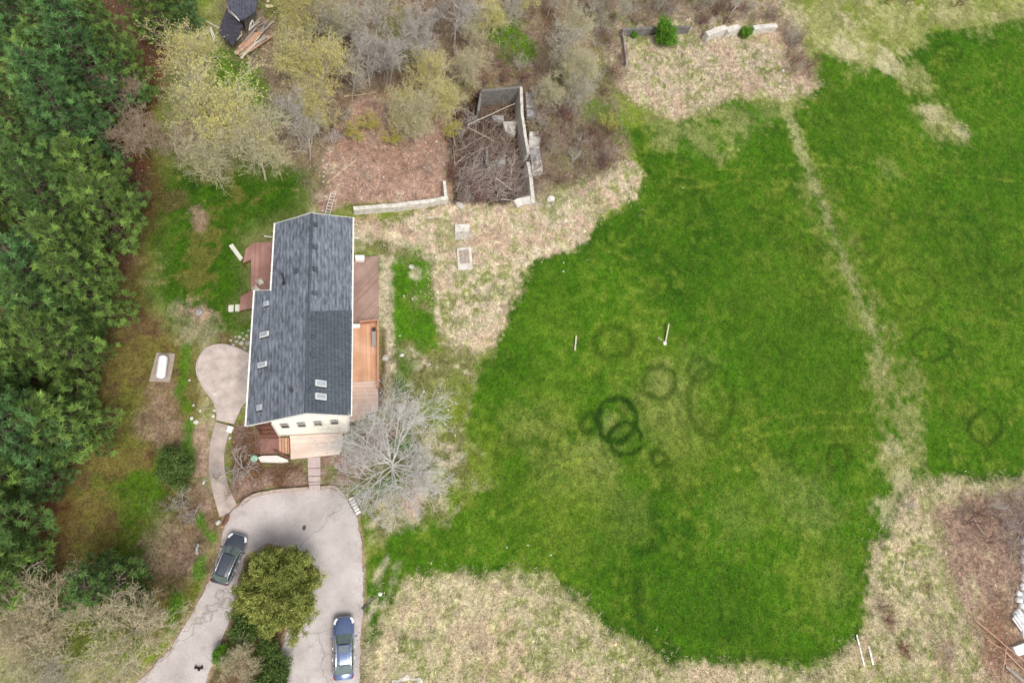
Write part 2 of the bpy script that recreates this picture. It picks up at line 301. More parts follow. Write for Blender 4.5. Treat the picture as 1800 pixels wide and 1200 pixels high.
# east side of the house
EAST = PN([(620,400),(760,455),(765,560),(790,605),(840,620),(815,760),(870,850),(790,905),(700,930),(640,960),(615,880),(690,740),(668,720),(668,450),(622,440)])
s = sdpoly(WX, WY, EAST); ec = C(C_OL * .85); ec = lay(ec, C_YG, sst(n4 + n2, -.12, .15)); ec = lay(ec, C_LAWN * 1.2, sst(n1 + n2 * .8, .0, .2) * .7); ec = lay(ec, C_DRYP * .9, sst(-n4 + n3 * .6, .08, .25) * .7); col = lay(col, ec, sst(-s, -.6, .6))
for a in [(685,470,.8,.8,C_LAWN),(690,520,1.2,.9,C_LAWN),(745,560,1.2,.9,C_LAWN),(690,600,1.2,.85,C_LAWN),(750,600,1.0,.8,C_LAWN),(700,680,1.2,.6,C_LAWN),(700,500,1.6,.9,C_LAWN),(735,500,1.4,.85,C_LAWN * 1.2),(700,570,1.5,.85,C_LAWN * 1.2),(730,570,1.4,.7,C_LAWN * 1.1),(710,640,1.3,.7,C_LAWN),(735,460,1.0,.6,C_LAWN * 1.3),(700,420,1.3,.6,C_DRYP),(650,400,1.6,.7,C_DIRT),(720,405,.9,.8,C_DIRT * .8),(725,472,.7,.6,C_DRYP),(780,680,2.0,.5,C_OL),(640,420,1.2,.5,C_DRYP),(740,680,1.6,.5,C_OL),(820,860,2.2,.6,C_YG),(700,900,1.6,.4,C_OL),(725,880,1.3,.8,C_DIRT * 1.1),(650,960,1.0,.5,C_YG),(780,760,1.6,.5,C_YG * 1.1),(850,790,2,.4,C_YG)]:
    blob(a[0], a[1], a[2], a[4], a[3])
stripe([(674,455),(676,560),(678,640),(680,710)], 1.1, C_DRYP * .9, .85); stripe([(668,580),(669,650),(669,715)], .5, C_BR, .8)
for t in [[(680,980),(665,1010),(655,1050),(650,1100)],[(700,985),(690,1020),(672,1060)],[(650,1080),(648,1130),(646,1190)]]: stripe(t, .6, C_DRYP * .9, .6, .3)
s = sdpoly(WX, WY, BED); col = lay(col, lay(C(C_BR * 1.1), C_DIRT * .55, sst(n2 + n3, .05, .3)), sst(-s, -.4, .3))
s = sdpoly(WX, WY, BED_E); col = lay(col, lay(C(C_DIRT * .85), C_OL * .8, sst(n2 + n3, .0, .3)), sst(-s, -.4, .3))
s = sdpoly(WX, WY, PN([(420,985),(470,960),(545,985),(545,1040),(505,1115),(490,1220),(358,1220),(405,1090),(415,1040)])); col = lay(col, lay(C(C_BR * .9), C_OL * .5, sst(n2, -.1, .15)), sst(-s, -.2, .3))
drv = PN(DRIVE); s = sdpoly(GX, GY, drv); col = lay(col, C_DIRT * .9, sst(-s, -.45, -.02) * .75)
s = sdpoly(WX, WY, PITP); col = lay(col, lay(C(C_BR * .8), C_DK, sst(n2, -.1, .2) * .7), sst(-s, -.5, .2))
n6 = fbm(GX, GY, .4, 131, 2); col *= (1 + n3 * .5 + n2 * .25 + n6 * .55)[..., None]
col = np.clip(col, .004, .9)
# relief
def hgt(X, Y):
    z = fbm(X, Y, 3, 101, 3) * .10 - .07
    s = sdpoly(X, Y, BED); z = z + sst(-s, .0, 1.2) * .2
    s = sdpoly(X, Y, PITP); z = z - sst(-s, .0, .5) * 1.7
    for poly in (DRY_SOUTH, DRY_MID, DRY_ISLE):
        s = sdpoly(X, Y, poly); z = z + sst(-s, -.2, 1.0) * (.12 + fbm(X, Y, 1.2, 111, 3) * .3)
    s = sdpoly(X, Y, drv); return np.where(s < .5, np.minimum(z, -.02), z)
GZ = hgt(GX, GY)
ny, nx = shp; idx = np.arange(nx * ny).reshape(ny, nx)
Q = np.stack([idx[:-1, :-1], idx[:-1, 1:], idx[1:, 1:], idx[1:, :-1]], -1).reshape(-1, 4)
def ground_mat():
    m = bpy.data.materials.new('ground_cover'); m.use_nodes = True; n = m.node_tree; b = n.nodes['Principled BSDF']; b.inputs['Roughness'].default_value = .95; b.inputs['Specular IOR Level'].default_value = .1
    at = n.nodes.new('ShaderNodeAttribute'); at.attribute_name = 'tint'; tc = n.nodes.new('ShaderNodeTexCoord')
    a = n.nodes.new('ShaderNodeTexNoise'); a.inputs['Scale'].default_value = 5.5; a.inputs['Detail'].default_value = 6; a.inputs['Roughness'].default_value = .75
    n.links.new(tc.outputs['Object'], a.inputs['Vector'])
    r = n.nodes.new('ShaderNodeMapRange'); r.inputs[1].default_value = .3; r.inputs[2].default_value = .7; r.inputs[3].default_value = .38; r.inputs[4].default_value = 1.62
    n.links.new(a.outputs['Fac'], r.inputs[0])
    v = n.nodes.new('ShaderNodeVectorMath'); v.operation = 'SCALE'; n.links.new(at.outputs['Color'], v.inputs[0]); n.links.new(r.outputs[0], v.inputs['Scale'])
    a2 = n.nodes.new('ShaderNodeTexNoise'); a2.inputs['Scale'].default_value = 3.1; a2.inputs['Detail'].default_value = 5; a2.inputs['Roughness'].default_value = .8; n.links.new(tc.outputs['Object'], a2.inputs['Vector'])
    r2 = n.nodes.new('ShaderNodeMapRange'); r2.inputs[1].default_value = .55; r2.inputs[2].default_value = .72; r2.inputs[3].default_value = 0; r2.inputs[4].default_value = .35; n.links.new(a2.outputs['Fac'], r2.inputs[0])
    mx = n.nodes.new('ShaderNodeMix'); mx.data_type = 'RGBA'; mx.inputs['B'].default_value = (.22, .20, .05, 1); n.links.new(r2.outputs[0], mx.inputs['Factor']); n.links.new(v.outputs[0], mx.inputs['A'])
    n.links.new(mx.outputs['Result'], b.inputs['Base Color'])
    bp = n.nodes.new('ShaderNodeBump'); bp.inputs['Strength'].default_value = .6; bp.inputs['Distance'].default_value = .08; n.links.new(a.outputs['Fac'], bp.inputs['Height']); n.links.new(bp.outputs[0], b.inputs['Normal'])
    return m
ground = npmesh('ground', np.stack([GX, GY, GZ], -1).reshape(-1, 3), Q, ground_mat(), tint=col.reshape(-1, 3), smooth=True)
tag(ground, kind='structure')
def colat(x, y):
    i = np.clip(np.searchsorted(xs, x), 0, nx - 1); j = np.clip(np.searchsorted(ys, y), 0, ny - 1); return col[j, i], GZ[j, i]
def gz(x, y): return float(colat(np.array([x]), np.array([y]))[1][0])
# ================================================================== MATERIALS
def shingles(name, c1, c2, sx, sy):
    m = bpy.data.materials.new(name); m.use_nodes = True; n = m.node_tree; b = n.nodes['Principled BSDF']; b.inputs['Roughness'].default_value = .9
    tc = n.nodes.new('ShaderNodeTexCoord'); mp = n.nodes.new('ShaderNodeMapping'); mp.inputs['Scale'].default_value = (sx, sy, 1); n.links.new(tc.outputs['Object'], mp.inputs[0])
    br = n.nodes.new('ShaderNodeTexNoise'); br.inputs['Scale'].default_value = 1.0; br.inputs['Detail'].default_value = 3; br.inputs['Roughness'].default_value = .6; n.links.new(mp.outputs[0], br.inputs['Vector'])
    n2 = n.nodes.new('ShaderNodeTexNoise'); n2.inputs['Scale'].default_value = .5; n2.inputs['Detail'].default_value = 4; n.links.new(tc.outputs['Object'], n2.inputs['Vector'])
    rp = n.nodes.new('ShaderNodeValToRGB'); rp.color_ramp.elements[0].position = .36; rp.color_ramp.elements[1].position = .64; rp.color_ramp.elements[0].color = (*c1, 1); rp.color_ramp.elements[1].color = (*c2, 1)
    n.links.new(br.outputs['Fac'], rp.inputs[0])
    wv = n.nodes.new('ShaderNodeTexWave'); wv.wave_type = 'BANDS'; wv.bands_direction = 'X'; wv.inputs['Scale'].default_value = 1.1; wv.inputs['Distortion'].default_value = .3; n.links.new(tc.outputs['Object'], wv.inputs['Vector'])
    r2 = n.nodes.new('ShaderNodeMapRange'); r2.inputs[3].default_value = .82; r2.inputs[4].default_value = 1.1; n.links.new(wv.outputs['Fac'], r2.inputs[0])
    r3 = n.nodes.new('ShaderNodeMapRange'); r3.inputs[1].default_value = .3; r3.inputs[2].default_value = .7; r3.inputs[3].default_value = .85; r3.inputs[4].default_value = 1.15; n.links.new(n2.outputs['Fac'], r3.inputs[0])
    mu = n.nodes.new('ShaderNodeMath'); mu.operation = 'MULTIPLY'; n.links.new(r2.outputs[0], mu.inputs[0]); n.links.new(r3.outputs[0], mu.inputs[1])
    v = n.nodes.new('ShaderNodeVectorMath'); v.operation = 'SCALE'; n.links.new(rp.outputs[0], v.inputs[0]); n.links.new(mu.outputs[0], v.inputs['Scale']); n.links.new(v.outputs[0], b.inputs['Base Color'])
    bp = n.nodes.new('ShaderNodeBump'); bp.inputs['Strength'].default_value = .4; bp.inputs['Distance'].default_value = .02; n.links.new(br.outputs['Fac'], bp.inputs['Height']); n.links.new(bp.outputs[0], b.inputs['Normal'])
    return m
def boards(name, c, c2, ang=0.0, width=.14, var=.2, rough=.75, gap=.55):
    """planks running along local Y turned by ang, each with its own tone"""
    m = bpy.data.materials.new(name); m.use_nodes = True; n = m.node_tree; b = n.nodes['Principled BSDF']; b.inputs['Roughness'].default_value = rough
    tc = n.nodes.new('ShaderNodeTexCoord'); mp = n.nodes.new('ShaderNodeMapping'); mp.inputs['Rotation'].default_value = (0, 0, -ang); n.links.new(tc.outputs['Object'], mp.inputs[0])
    sx = n.nodes.new('ShaderNodeSeparateXYZ'); n.links.new(mp.outputs[0], sx.inputs[0])
    dv = n.nodes.new('ShaderNodeMath'); dv.operation = 'DIVIDE'; dv.inputs[1].default_value = width; n.links.new(sx.outputs['X'], dv.inputs[0])
    fl = n.nodes.new('ShaderNodeMath'); fl.operation = 'FLOOR'; n.links.new(dv.outputs[0], fl.inputs[0]); fr = n.nodes.new('ShaderNodeMath'); fr.operation = 'FRACT'; n.links.new(dv.outputs[0], fr.inputs[0])
    wn = n.nodes.new('ShaderNodeTexWhiteNoise'); wn.noise_dimensions = '1D'; n.links.new(fl.outputs[0], wn.inputs['W'])
    no = n.nodes.new('ShaderNodeTexNoise'); no.inputs['Scale'].default_value = .8; no.inputs['Detail'].default_value = 5; n.links.new(tc.outputs['Object'], no.inputs['Vector'])
    rp = n.nodes.new('ShaderNodeValToRGB'); rp.color_ramp.elements[0].position = .35; rp.color_ramp.elements[1].position = .68; rp.color_ramp.elements[0].color = (*c, 1); rp.color_ramp.elements[1].color = (*c2, 1); n.links.new(no.outputs['Fac'], rp.inputs[0])
    r1 = n.nodes.new('ShaderNodeMapRange'); r1.inputs[3].default_value = 1 - var; r1.inputs[4].default_value = 1 + var; n.links.new(wn.outputs['Value'], r1.inputs[0])
    gp = n.nodes.new('ShaderNodeMath'); gp.operation = 'GREATER_THAN'; gp.inputs[1].default_value = .1; n.links.new(fr.outputs[0], gp.inputs[0])
    r2 = n.nodes.new('ShaderNodeMapRange'); r2.inputs[3].default_value = gap; r2.inputs[4].default_value = 1; n.links.new(gp.outputs[0], r2.inputs[0])
    mu = n.nodes.new('ShaderNodeMath'); mu.operation = 'MULTIPLY'; n.links.new(r1.outputs[0], mu.inputs[0]); n.links.new(r2.outputs[0], mu.inputs[1])
    v = n.nodes.new('ShaderNodeVectorMath'); v.operation = 'SCALE'; n.links.new(rp.outputs[0], v.inputs[0]); n.links.new(mu.outputs[0], v.inputs['Scale']); n.links.new(v.outputs[0], b.inputs['Base Color'])
    return m
M_ROOF = shingles('roof_shingle', (.088, .102, .13), (.215, .235, .275), 5.0, 1.3)
M_ROOF2 = shingles('dark_shingle', (.058, .070, .088), (.092, .108, .130), 3, 6)
M_WHITE = mat('white_paint', (.78, .76, .72), .5, .06, 4)
M_SIDING = boards('cream_siding', (.74, .71, .62), (.80, .77, .69), 0, .15, .03, .6, .9)
M_GLASS = mat('window_glass', (.035, .042, .048), .35, .2, 2, spec=.3)
M_SKY = mat('skylight_glass', (.36, .40, .45), .15, .15, 3, spec=.7)
M_DARKM = mat('dark_metal', (.03, .033, .038), .5, .2)
M_DECKR = boards('red_brown_boards', (.27, .135, .105), (.40, .22, .18), 0, .145, .14)
M_DECKG = boards('brown_boards', (.25, .155, .125), (.34, .23, .19), rad(-42), .16, .14)
M_DECKO = boards('orange_boards', (.52, .27, .155), (.64, .38, .25), 0, .145, .12)
M_DECKO2 = boards('pale_orange_boards', (.60, .42, .33), (.66, .50, .42), rad(90), .145, .10)
M_TERR = boards('pale_boards', (.62, .48, .40), (.74, .62, .54), rad(90), .17, .08, gap=.75)
M_RAIL = mat('railing_wood', (.50, .25, .16), .7, .2)
M_BROWNW = mat('brown_wood', (.16, .065, .04), .7, .35, 6)
M_CONC = mat('old_concrete', (.46, .43, .38), .9, .35, 2.2, .6, 9, c2=(.74, .70, .63), detail=8)
M_CONCD = mat('dark_concrete', (.16, .15, .14), .9, .35, 1.8, .4, 14)
M_STONE = mat('pale_stone', (.45, .42, .38), .85, .25, 5, .4, 12)
M_GREY = mat('grey_wood', (.30, .27, .24), .85, .3, 4, stretch=(1, 8, 8))
M_TAN = mat('tan_wood', (.48, .35, .24), .8, .25, 4)
M_LUMBER = mat('fresh_lumber', (.50, .30, .20), .8, .3, 4)
M_ASPH = None
# ================================================================== HOUSE
ZR, ZE = 10.1, 7.6
Rs, Rn = P(537, 726, ZR), P(548, 375, ZR); Es, En = P(616, 730, ZE), P(620, 383, ZE)
Wn = P(484, 393, ZE); Wm = P(478, 506, ZE)
def planez(a, b, c, x, y):
    n = (b - a).cross(c - a); return a.z - (n.x * (x - a.x) + n.y * (y - a.y)) / n.z
def onplane(px, py, a, b, c):
    n = (b - a).cross(c - a); d = Vector(CR.T @ np.array([(px - 900) / F, (py - 600) / F, 1.0])); o = Vector((0, 0, CAM_H))
    return o + d * ((a - o).dot(n) / d.dot(n))
Xm = onplane(448, 511, Rs, Rn, Wn); Xs = onplane(433, 748, Rs, Rn, Wn); Wm = onplane(478, 506, Rs, Rn, Wn)
Wj = onplane(477, 510, Rs, Rn, Wn)
HC = P(545, 560, 0)
house = thing('house', HC, 'two storey house with grey shingled gable roof, skylights and a cream end wall', 'house')
wn_ = (Rn - Rs).cross(Wn - Rs).normalized();  wn_ = wn_ if wn_.z > 0 else -wn_
en_ = (Rn - Rs).cross(Es - Rs).normalized();  en_ = en_ if en_.z > 0 else -en_
th = .16
b = MB()
for ring_, n_ in (([Rs, Rn, Wn, Wj, Xm, Xs], wn_), ([Rs, Es, En, Rn], en_)):
    top = [Vector(p) for p in ring_]; bot = [p - Vector((0, 0, th)) for p in top]
    if (top[1] - top[0]).cross(top[2] - top[0]).z < 0: top.reverse(); bot.reverse()
    b.hexa(bot, top)
roof = b.build('roof', M_ROOF, house, True)
b = MB()                                   # newer, darker shingles on the east slope
q = [onplane(538, 547, Rs, Rn, Es), onplane(619, 545, Rs, Rn, Es), onplane(616.5, 729, Rs, Rn, Es), onplane(537.5, 725, Rs, Rn, Es)]
q = [p + en_ * .012 for p in q][::-1]; b.hexa(q, [p + en_ * .02 for p in q]); b.build('roof_panel', M_ROOF2, roof, False).location = -HC
b = MB()                                   # ridge cap
for i in range(44):
    t0, t1 = i / 44, (i + .9) / 44; a, c = Rn.lerp(Rs, t0), Rn.lerp(Rs, t1); a = a + Vector((0, 0, .05)); c = c + Vector((0, 0, .02))
    e = (Es - Rs).normalized() * .17; w2 = (Wn - Rn); w2 = Vector((w2.x, 0, w2.z)).normalized() * .17
    b.add([a, c, c + e, a + e, c + w2, a + w2], [(0, 1, 2, 3), (1, 0, 5, 4)])
b.build('ridge_cap', M_ROOF2, roof, False).location = -HC
for a, c in ((Es, En), (Xs, Xm), (Wj, Wn)):      # white gutters
    b = MB(); o_ = Vector((.07 if a is Es else -.07, 0, -.07)); b.bar(a + o_, c + o_, .12, .14)
    n = int((a - c).length / .75)
    for i in range(n + 1): p = a.lerp(c, i / n) + Vector((.07 if a is Es else -.07, 0, .02)); b.box(p, (.22, .035, .03))
    b.build('gutter', M_WHITE, house, True)
for a, c in ((Rs, Es), (Xs, Rs)):
    b = MB(); o_ = Vector((0, -.03, -.1)); b.bar(a + o_, c + o_, .05, .2); b.build('rake_board', M_WHITE, house, True)
for a, c in ((En, Rn), (Rn, Wn), (Wj, Xm)):
    b = MB(); o_ = Vector((0, .035, -.12)); b.bar(a + o_, c + o_, .05, .18); b.build('rake_board', M_WHITE, house, True)
# walls
yS = P(613, 732, ZE).y + .05; xE = P(613, 732, ZE).x; xW = P(476, 744, 6.9).x; yN = En.y - .7
zt = lambda x: (planez(Rs, Rn, Wn, x, yS) if x < Rs.x + .02 else planez(Rs, Rn, Es, x, yS)) - th - .03
b = MB(); f0 = [Vector((xW, yS, .0)), Vector((xE, yS, 0)), Vector((xE, yS, zt(xE))), Vector((Rs.x, yS, zt(Rs.x))), Vector((xW, yS, zt(xW)))]
def ztn(x): return (planez(Rs, Rn, Wn, x, yN) if x < Rs.x + .3 else planez(Rs, Rn, Es, x, yN)) - th - .05
b.add([p for p in f0], [(0, 1, 2, 3, 4)])
g0 = [Vector((xW + .3, yN, 0)), Vector((xE + .5, yN, 0)), Vector((xE + .5, yN, ztn(xE + .5))), Vector((Rn.x, yN, ztn(Rn.x))), Vector((xW + .3, yN, ztn(xW + .3)))]
b.add(f0 + g0, [(5, 9, 8, 7, 6), (0, 4, 9, 5), (1, 6, 7, 2)])
M_SID2 = mat('cream_wall', (.76, .73, .64), .6, .05, 3)
wall = b.build('wall', M_SID2, house, True)
sb = MB()                                   # lap siding strips on the south gable
zz = 1.0
while zz < zt(Rs.x) - .1:
    xl = xW; xr = xE
    if zz > zt(xE) - .05: xr = Rs.x + (zt(Rs.x) - zz) / ((zt(Rs.x) - zt(xE)) / (xE - Rs.x)) - .12
    if zz > zt(xW) - .05: xl = Rs.x - (zt(Rs.x) - zz) / ((zt(Rs.x) - zt(xW)) / (Rs.x - xW)) + .12
    if xr - xl > .3: sb.box(((xl + xr) / 2, yS - .012, zz), (xr - xl, .024, .06))
    zz += .2
sb.build('lap_siding', M_SID2, wall, False).location = -HC
for x_, h_ in ((xW, 6.0), (xE - .02, 6.6)): b = MB(); b.box((x_, yS - .03, h_ / 2), (.14, .06, h_)); b.build('corner_board', M_WHITE, house, True)
b = MB(); b.box(((xW + xE) / 2, yS - .04, .38), (xE - xW - .2, .03, .2)); b.build('wall_base', M_TAN, house, True)
def planY(px, py, y):                       # where the sight line meets the south wall plane: gives a measured height
    d = CR.T @ np.array([(px - 900) / F, (py - 600) / F, 1.0]); t = y / d[1]; return Vector((d[0] * t, y, CAM_H + d[2] * t))
for (x0, y0, x1, y1, x2, y2, x3, y3) in [(493.5, 743, 505, 742.5, 495.5, 751.6, 507.5, 751.2), (522.3, 741, 534, 740.2, 525.5, 749.8, 537.4, 749.2), (551.3, 738.8, 563.3, 738, 553.8, 747.4, 566, 746.8), (580.5, 736.6, 592.5, 735.8, 583, 745, 594.8, 744.2)]:
    A = planY(x0, y0, yS); D = planY(x2, y2, yS); B_ = planY(x1, y1, yS)
    zt_ = (A.z + B_.z) / 2; zb = D.z; w_ = .58; cx = (A.x + B_.x + D.x + planY(x3, y3, yS).x) / 4; mid = zb + (zt_ - zb) * .62
    fb = MB(); fb.box((cx, yS - .02, zt_ + .05), (w_ + .2, .05, .1)); fb.box((cx, yS - .02, zb - .05), (w_ + .24, .05, .1)); fb.box((cx, yS - .02, mid + .03), (w_ + .02, .05, .22))
    for s_ in (-1, 1): fb.box((cx + s_ * (w_ / 2 + .05), yS - .02, (zt_ + zb) / 2), (.1, .05, zt_ - zb))
    wi = fb.build('window', M_WHITE, house, True)
    gb = MB(); gb.box((cx, yS - .022, (mid - .08 + zb) / 2), (w_, .03, mid - .08 - zb)); gb.box((cx, yS - .022, (mid + .14 + zt_) / 2), (w_, .03, zt_ - mid - .14)); gb.build('pane', M_GLASS, wi, False).location = -HC
    mb_ = MB()
    for k in (-.2, 0, .2): mb_.box((cx + k, yS - .028, (mid + .14 + zt_) / 2), (.035, .03, zt_ - mid - .14))
    mb_.build('muntin', M_WHITE, wi, False).location = -HC
# porch posts under the long west eave
for y in (Xs.y + .35, Xs.y + 3.2, Xs.y + 6.4, Xm.y - .4): b = MB(); b.box((Xs.x + .45 + (y - Xs.y) * .02, y, 2.6), (.14, .14, 5.2)); b.build('porch_post', M_BROWNW, house, True)
# skylights, vents, stovepipe
def sky_light(px, py, wv, wh, side):
    a, bb, c = (Rs, Rn, Es) if side > 0 else (Rs, Rn, Wn)
    p = onplane(px, py, a, bb, c); n_ = en_ if side > 0 else wn_
    ang = math.atan2(n_.x, n_.z)
    f = MB(); f.box(p + n_ * .06, (wv, wh, .14), 0, 0, ang); fr = f.build('skylight', M_WHITE if wv > .7 else mat('aluminium', (.5, .5, .52), .4), house, True)
    g = MB(); g.box(p + n_ * .135, (wv - .12, wh - .12, .02), 0, 0, ang); g.build('pane', M_SKY, fr, False).location = -HC
    d = MB(); d.box(p + n_ * .02 + Vector((0, -wh / 2 - .06, 0)), (wv + .1, .1, .04), 0, 0, ang); d.build('flashing', M_DARKM, fr, False).location = -HC
for a in [(563, 674, .98, .50, 1), (563, 697, .98, .50, 1), (465.5, 588, .88, .42, -1), (462, 641, .88, .42, -1), (468.5, 534, .5, .42, -1), (457, 716, .5, .48, -1)]: sky_light(*a)
for px, py, sd_ in [(554, 395, 1), (553.5, 435, 1), (553, 473, 1), (520.5, 477, -1), (551.5, 515, 1), (549, 562, 1), (549.5, 593, 1), (548, 624, 1), (546.5, 683, 1)]:
    a, bb, c = (Rs, Rn, Es) if sd_ > 0 else (Rs, Rn, Wn); p = onplane(px, py, a, bb, c); n_ = en_ if sd_ > 0 else wn_; ang = math.atan2(n_.x, n_.z)
    v = MB(); v.box(p + n_ * .09, (.30, .30, .18), 0, 0, ang); v.box(p + n_ * .02, (.46, .42, .03), 0, 0, ang); v.build('roof_vent', M_ROOF2, house, True)
p = onplane(500, 498, Rs, Rn, Wn); v = MB(); v.tube([p - Vector((0, 0, .2)), p + Vector((0, 0, 1.75))], .075, 10); v.tube([p + Vector((0, 0, 1.75)), p + Vector((0, 0, 1.95))], [.13, .13], 10); v.tube([p - Vector((0, 0, .05)), p + Vector((0, 0, .12))], [.22, .1], 12)
v.build('stovepipe', M_DARKM, house, True)
p = onplane(513, 688, Rs, Rn, Wn); v = MB(); v.tube([p - Vector((0, 0, .1)), p + Vector((0, 0, .45))], .11, 10); v.tube([p + Vector((0, 0, .45)), p + Vector((0, 0, .55))], .17, 10); v.build('vent_pipe', M_DARKM, house, True)
b = MB(); a = P(621, 418, 6.4); b.bar(a, a + Vector((.55, 0, 0)), .07, .07); b.build('downspout_arm', M_WHITE, house, True); b = MB(); a = P(480, 417, 6.4); b.bar(a, a - Vector((.75, -.1, 0)), .05, .05); b.build('downspout_arm', M_WHITE, house, True)

# ================================================================== DECKS
def poly_at(pts, z): return [P(x, y, z)[:2] for x, y in pts]
def deck(label, pts, z, m, skirt=True, name='deck', mside=None):
    c = P(*np.mean(pts, 0), 0); t = thing(name, c, label, 'deck')
    pl = poly_at(pts, z); b = MB(); b.slab(pl, z - .06, z); b.build('deck_floor', m, t, True)
    b = MB(); n = len(pl); cen = Vector((sum(p[0] for p in pl) / n, sum(p[1] for p in pl) / n, 0))
    for i in range(n):
        A = Vector((*pl[i][:2], z - .16)); B_ = Vector((*pl[(i + 1) % n][:2], z - .16)); A += (cen - A) * Vector((.015, .015, 0)); B_ += (cen - B_) * Vector((.015, .015, 0)); b.bar(A, B_, .05, .19)
        b.box((A.x + (cen.x - A.x) * .04, A.y + (cen.y - A.y) * .04, (z - .1) / 2 - .1), (.12, .12, z - .1 + .1))
    b.build('deck_frame', M_BROWNW if mside is None else mside, t, True)
    return t
dw = deck('reddish brown board deck with two flared step corners on the west side of the house', [(486, 424), (445, 427), (432, 437), (427, 462), (441, 456), (441, 511), (423, 521), (421, 546), (448, 540), (486, 540)], .75, M_DECKR)
for pts, z in (([(441, 427), (432, 434), (427, 462), (441, 455)], .4),): pass
de = deck('brown deck laid with diagonal boards along the east side of the house', [(600, 457), (665, 449), (666, 563), (600, 571)], .8, M_DECKG)
b = MB(); a = P(627, 453, 1.3); b.box((a.x + .3, a.y, 1.05), (.85, .5, .55)); bx = b.build('storage_box', M_WHITE, None, bevel=.03)
b = MB(); 
bxr = thing('storage_box', (a.x + .3, a.y, .8), 'white box standing at the north edge of the diagonal board deck', 'box'); bx.parent = bxr; bx.name = 'box_body'; bx.location = -bxr.location
b.box((a.x + .3, a.y + .02, 1.35), (.9, .5, .06)); b.build('lid', M_WHITE, bxr, True, bevel=.01)
do = thing('deck', P(640, 650, 0), 'long orange board deck with a slatted railing at its north end', 'deck')
pl = poly_at([(600, 575), (664, 564), (664.5, 668), (600, 672)], 1.0); b = MB(); b.slab(pl, .94, 1.0); b.build('deck_floor', M_DECKO, do, True)
pl2 = poly_at([(600, 672.3), (664.5, 668.3), (665, 722), (643, 727), (643, 735), (614, 742), (600, 742)], 1.0); b = MB(); b.slab(pl2, .94, .996); b.build('deck_floor', M_DECKO2, do, True)
b = MB()
for A, B_ in (((664, 564), (665, 722)), ((665, 722), (643, 727)), ((643, 735), (614, 742))):
    A = P(*A, .85); B_ = P(*B_, .85); b.bar(A, B_, .06, .22); n = max(2, int((A - B_).length / 1.8))
    for i in range(n + 1): p = A.lerp(B_, i / n); b.box((p.x - .08, p.y, .4), (.13, .13, 1.1))
b.build('deck_frame', M_BROWNW, do, True)
rb = MB(); A, B_ = P(632, 565.5, 2.0), P(663.5, 562, 2.0); rb.bar(A, B_, .12, .06); A2, B2 = A - Vector((0, 0, .85)), B_ - Vector((0, 0, .85)); rb.bar(A2, B2, .08, .06)
for i in range(17): p = A.lerp(B_, i / 16); rb.box((p.x, p.y, 1.56), (.05, .05, .86))
rb.build('railing', M_RAIL, do, True)
rb = MB(); A, B_ = P(664.5, 563, 1.95), P(664.5, 680, 1.95); rb.bar(A, B_, .13, .06)
for i in range(9): p = A.lerp(B_, i / 8); rb.box((p.x, p.y, 1.47), (.09, .09, .92))
for k in range(60): p = A.lerp(B_, k / 59); rb.box((p.x, p.y, 1.45), (.03, .03, .9))
rb.build('railing', M_RAIL, do, True)
b = MB(); a = P(625, 572, 1.4); b.box((a.x + .02, a.y, 1.2), (.8, .36, .4)); bb_ = b.build('planter_box', M_WHITE, None, bevel=.02); bb_['label'] = 'narrow white box against the wall beside the slatted railing'; bb_['category'] = 'box'
# bench with pots by the railing
t = thing('bench', P(657, 598, 1.0), 'small weathered bench against the railing of the orange deck', 'bench'); b = MB(); b.box((0, 0, .45), (.38, 1.5, .06)); b.build('seat', M_GREY, t)
for s_ in (-1, 1):
    b = MB(); b.box((0, s_ * .6, .21), (.34, .07, .42)); b.build('leg', M_BROWNW, t)
t = thing('flower_pot', P(657, 583, 1.0) + Vector((.0, .1, 0)), 'dark pot of dead stems at the north end of the deck bench', 'pot'); b = MB(); b.tube([(0, 0, 0), (0, 0, .35)], [.13, .2], 12); b.build('pot', M_DARKM, t)
b = MB()
for k in range(16): a_ = random.random() * 6.3; b.tube([(0, 0, .3), (math.cos(a_) * .2, math.sin(a_) * .2, .75)], .012, 3)
b.build('stems', M_BROWNW, t)
# terrace, stairs, porch
tr = thing('terrace', P(555, 785, 0), 'pale board terrace in front of the cream end wall', 'terrace')
pl = poly_at([(509, 765), (602, 757), (603, 770), (597, 798), (511, 807)], .35); b = MB(); b.slab(pl, .27, .35); b.build('deck_floor', M_TERR, tr, True)
b = MB(); b.slab([(p[0] * .995 + tr.location.x * .005, p[1] * .99 + tr.location.y * .01) for p in pl], -.1, .265); b.build('deck_skirt', mat('weathered_skirt', (.34, .25, .20), .8, .2, 5), tr, True)
po = thing('porch', P(470, 775, 0), 'dark reddish brown wooden porch and stairs under the overhanging roof corner', 'porch')
pl = poly_at([(452, 742), (492, 742), (489, 769), (455, 770)], .95); b = MB(); b.slab(pl, .88, .95); b.build('porch_floor', M_BROWNW, po, True)
pl = poly_at([(455, 771), (491, 770), (491, 797), (457, 799)], .10); b = MB(); b.slab(pl, -.05, .10); b.build('landing', mat('landing_wood', (.24, .12, .095), .8, .3, 5), po, True)
for i, z in enumerate((.14, .20, .26, .31)):
    x0 = 490 + i * 5; A = P(x0, 769, z); B_ = P(x0 + 1, 797, z); b = MB(); b.bar(A + Vector((.1, 0, -.03)), B_ + Vector((.1, 0, -.03)), .2, .06); b.build('tread', M_RAIL if i % 2 else M_LUMBER, po, True)
b = MB(); b.bar(P(481, 791, .3), P(510, 806, .5), .14, .16); b.bar(P(509, 770, .33), P(510, 805, .33), .1, .2); b.build('stringer', M_BROWNW, po, True)
b = MB()
for y_ in (748, 756, 763): b.bar(P(456, y_ + 2, 1.1), P(489, y_, 1.1), .09, .1)
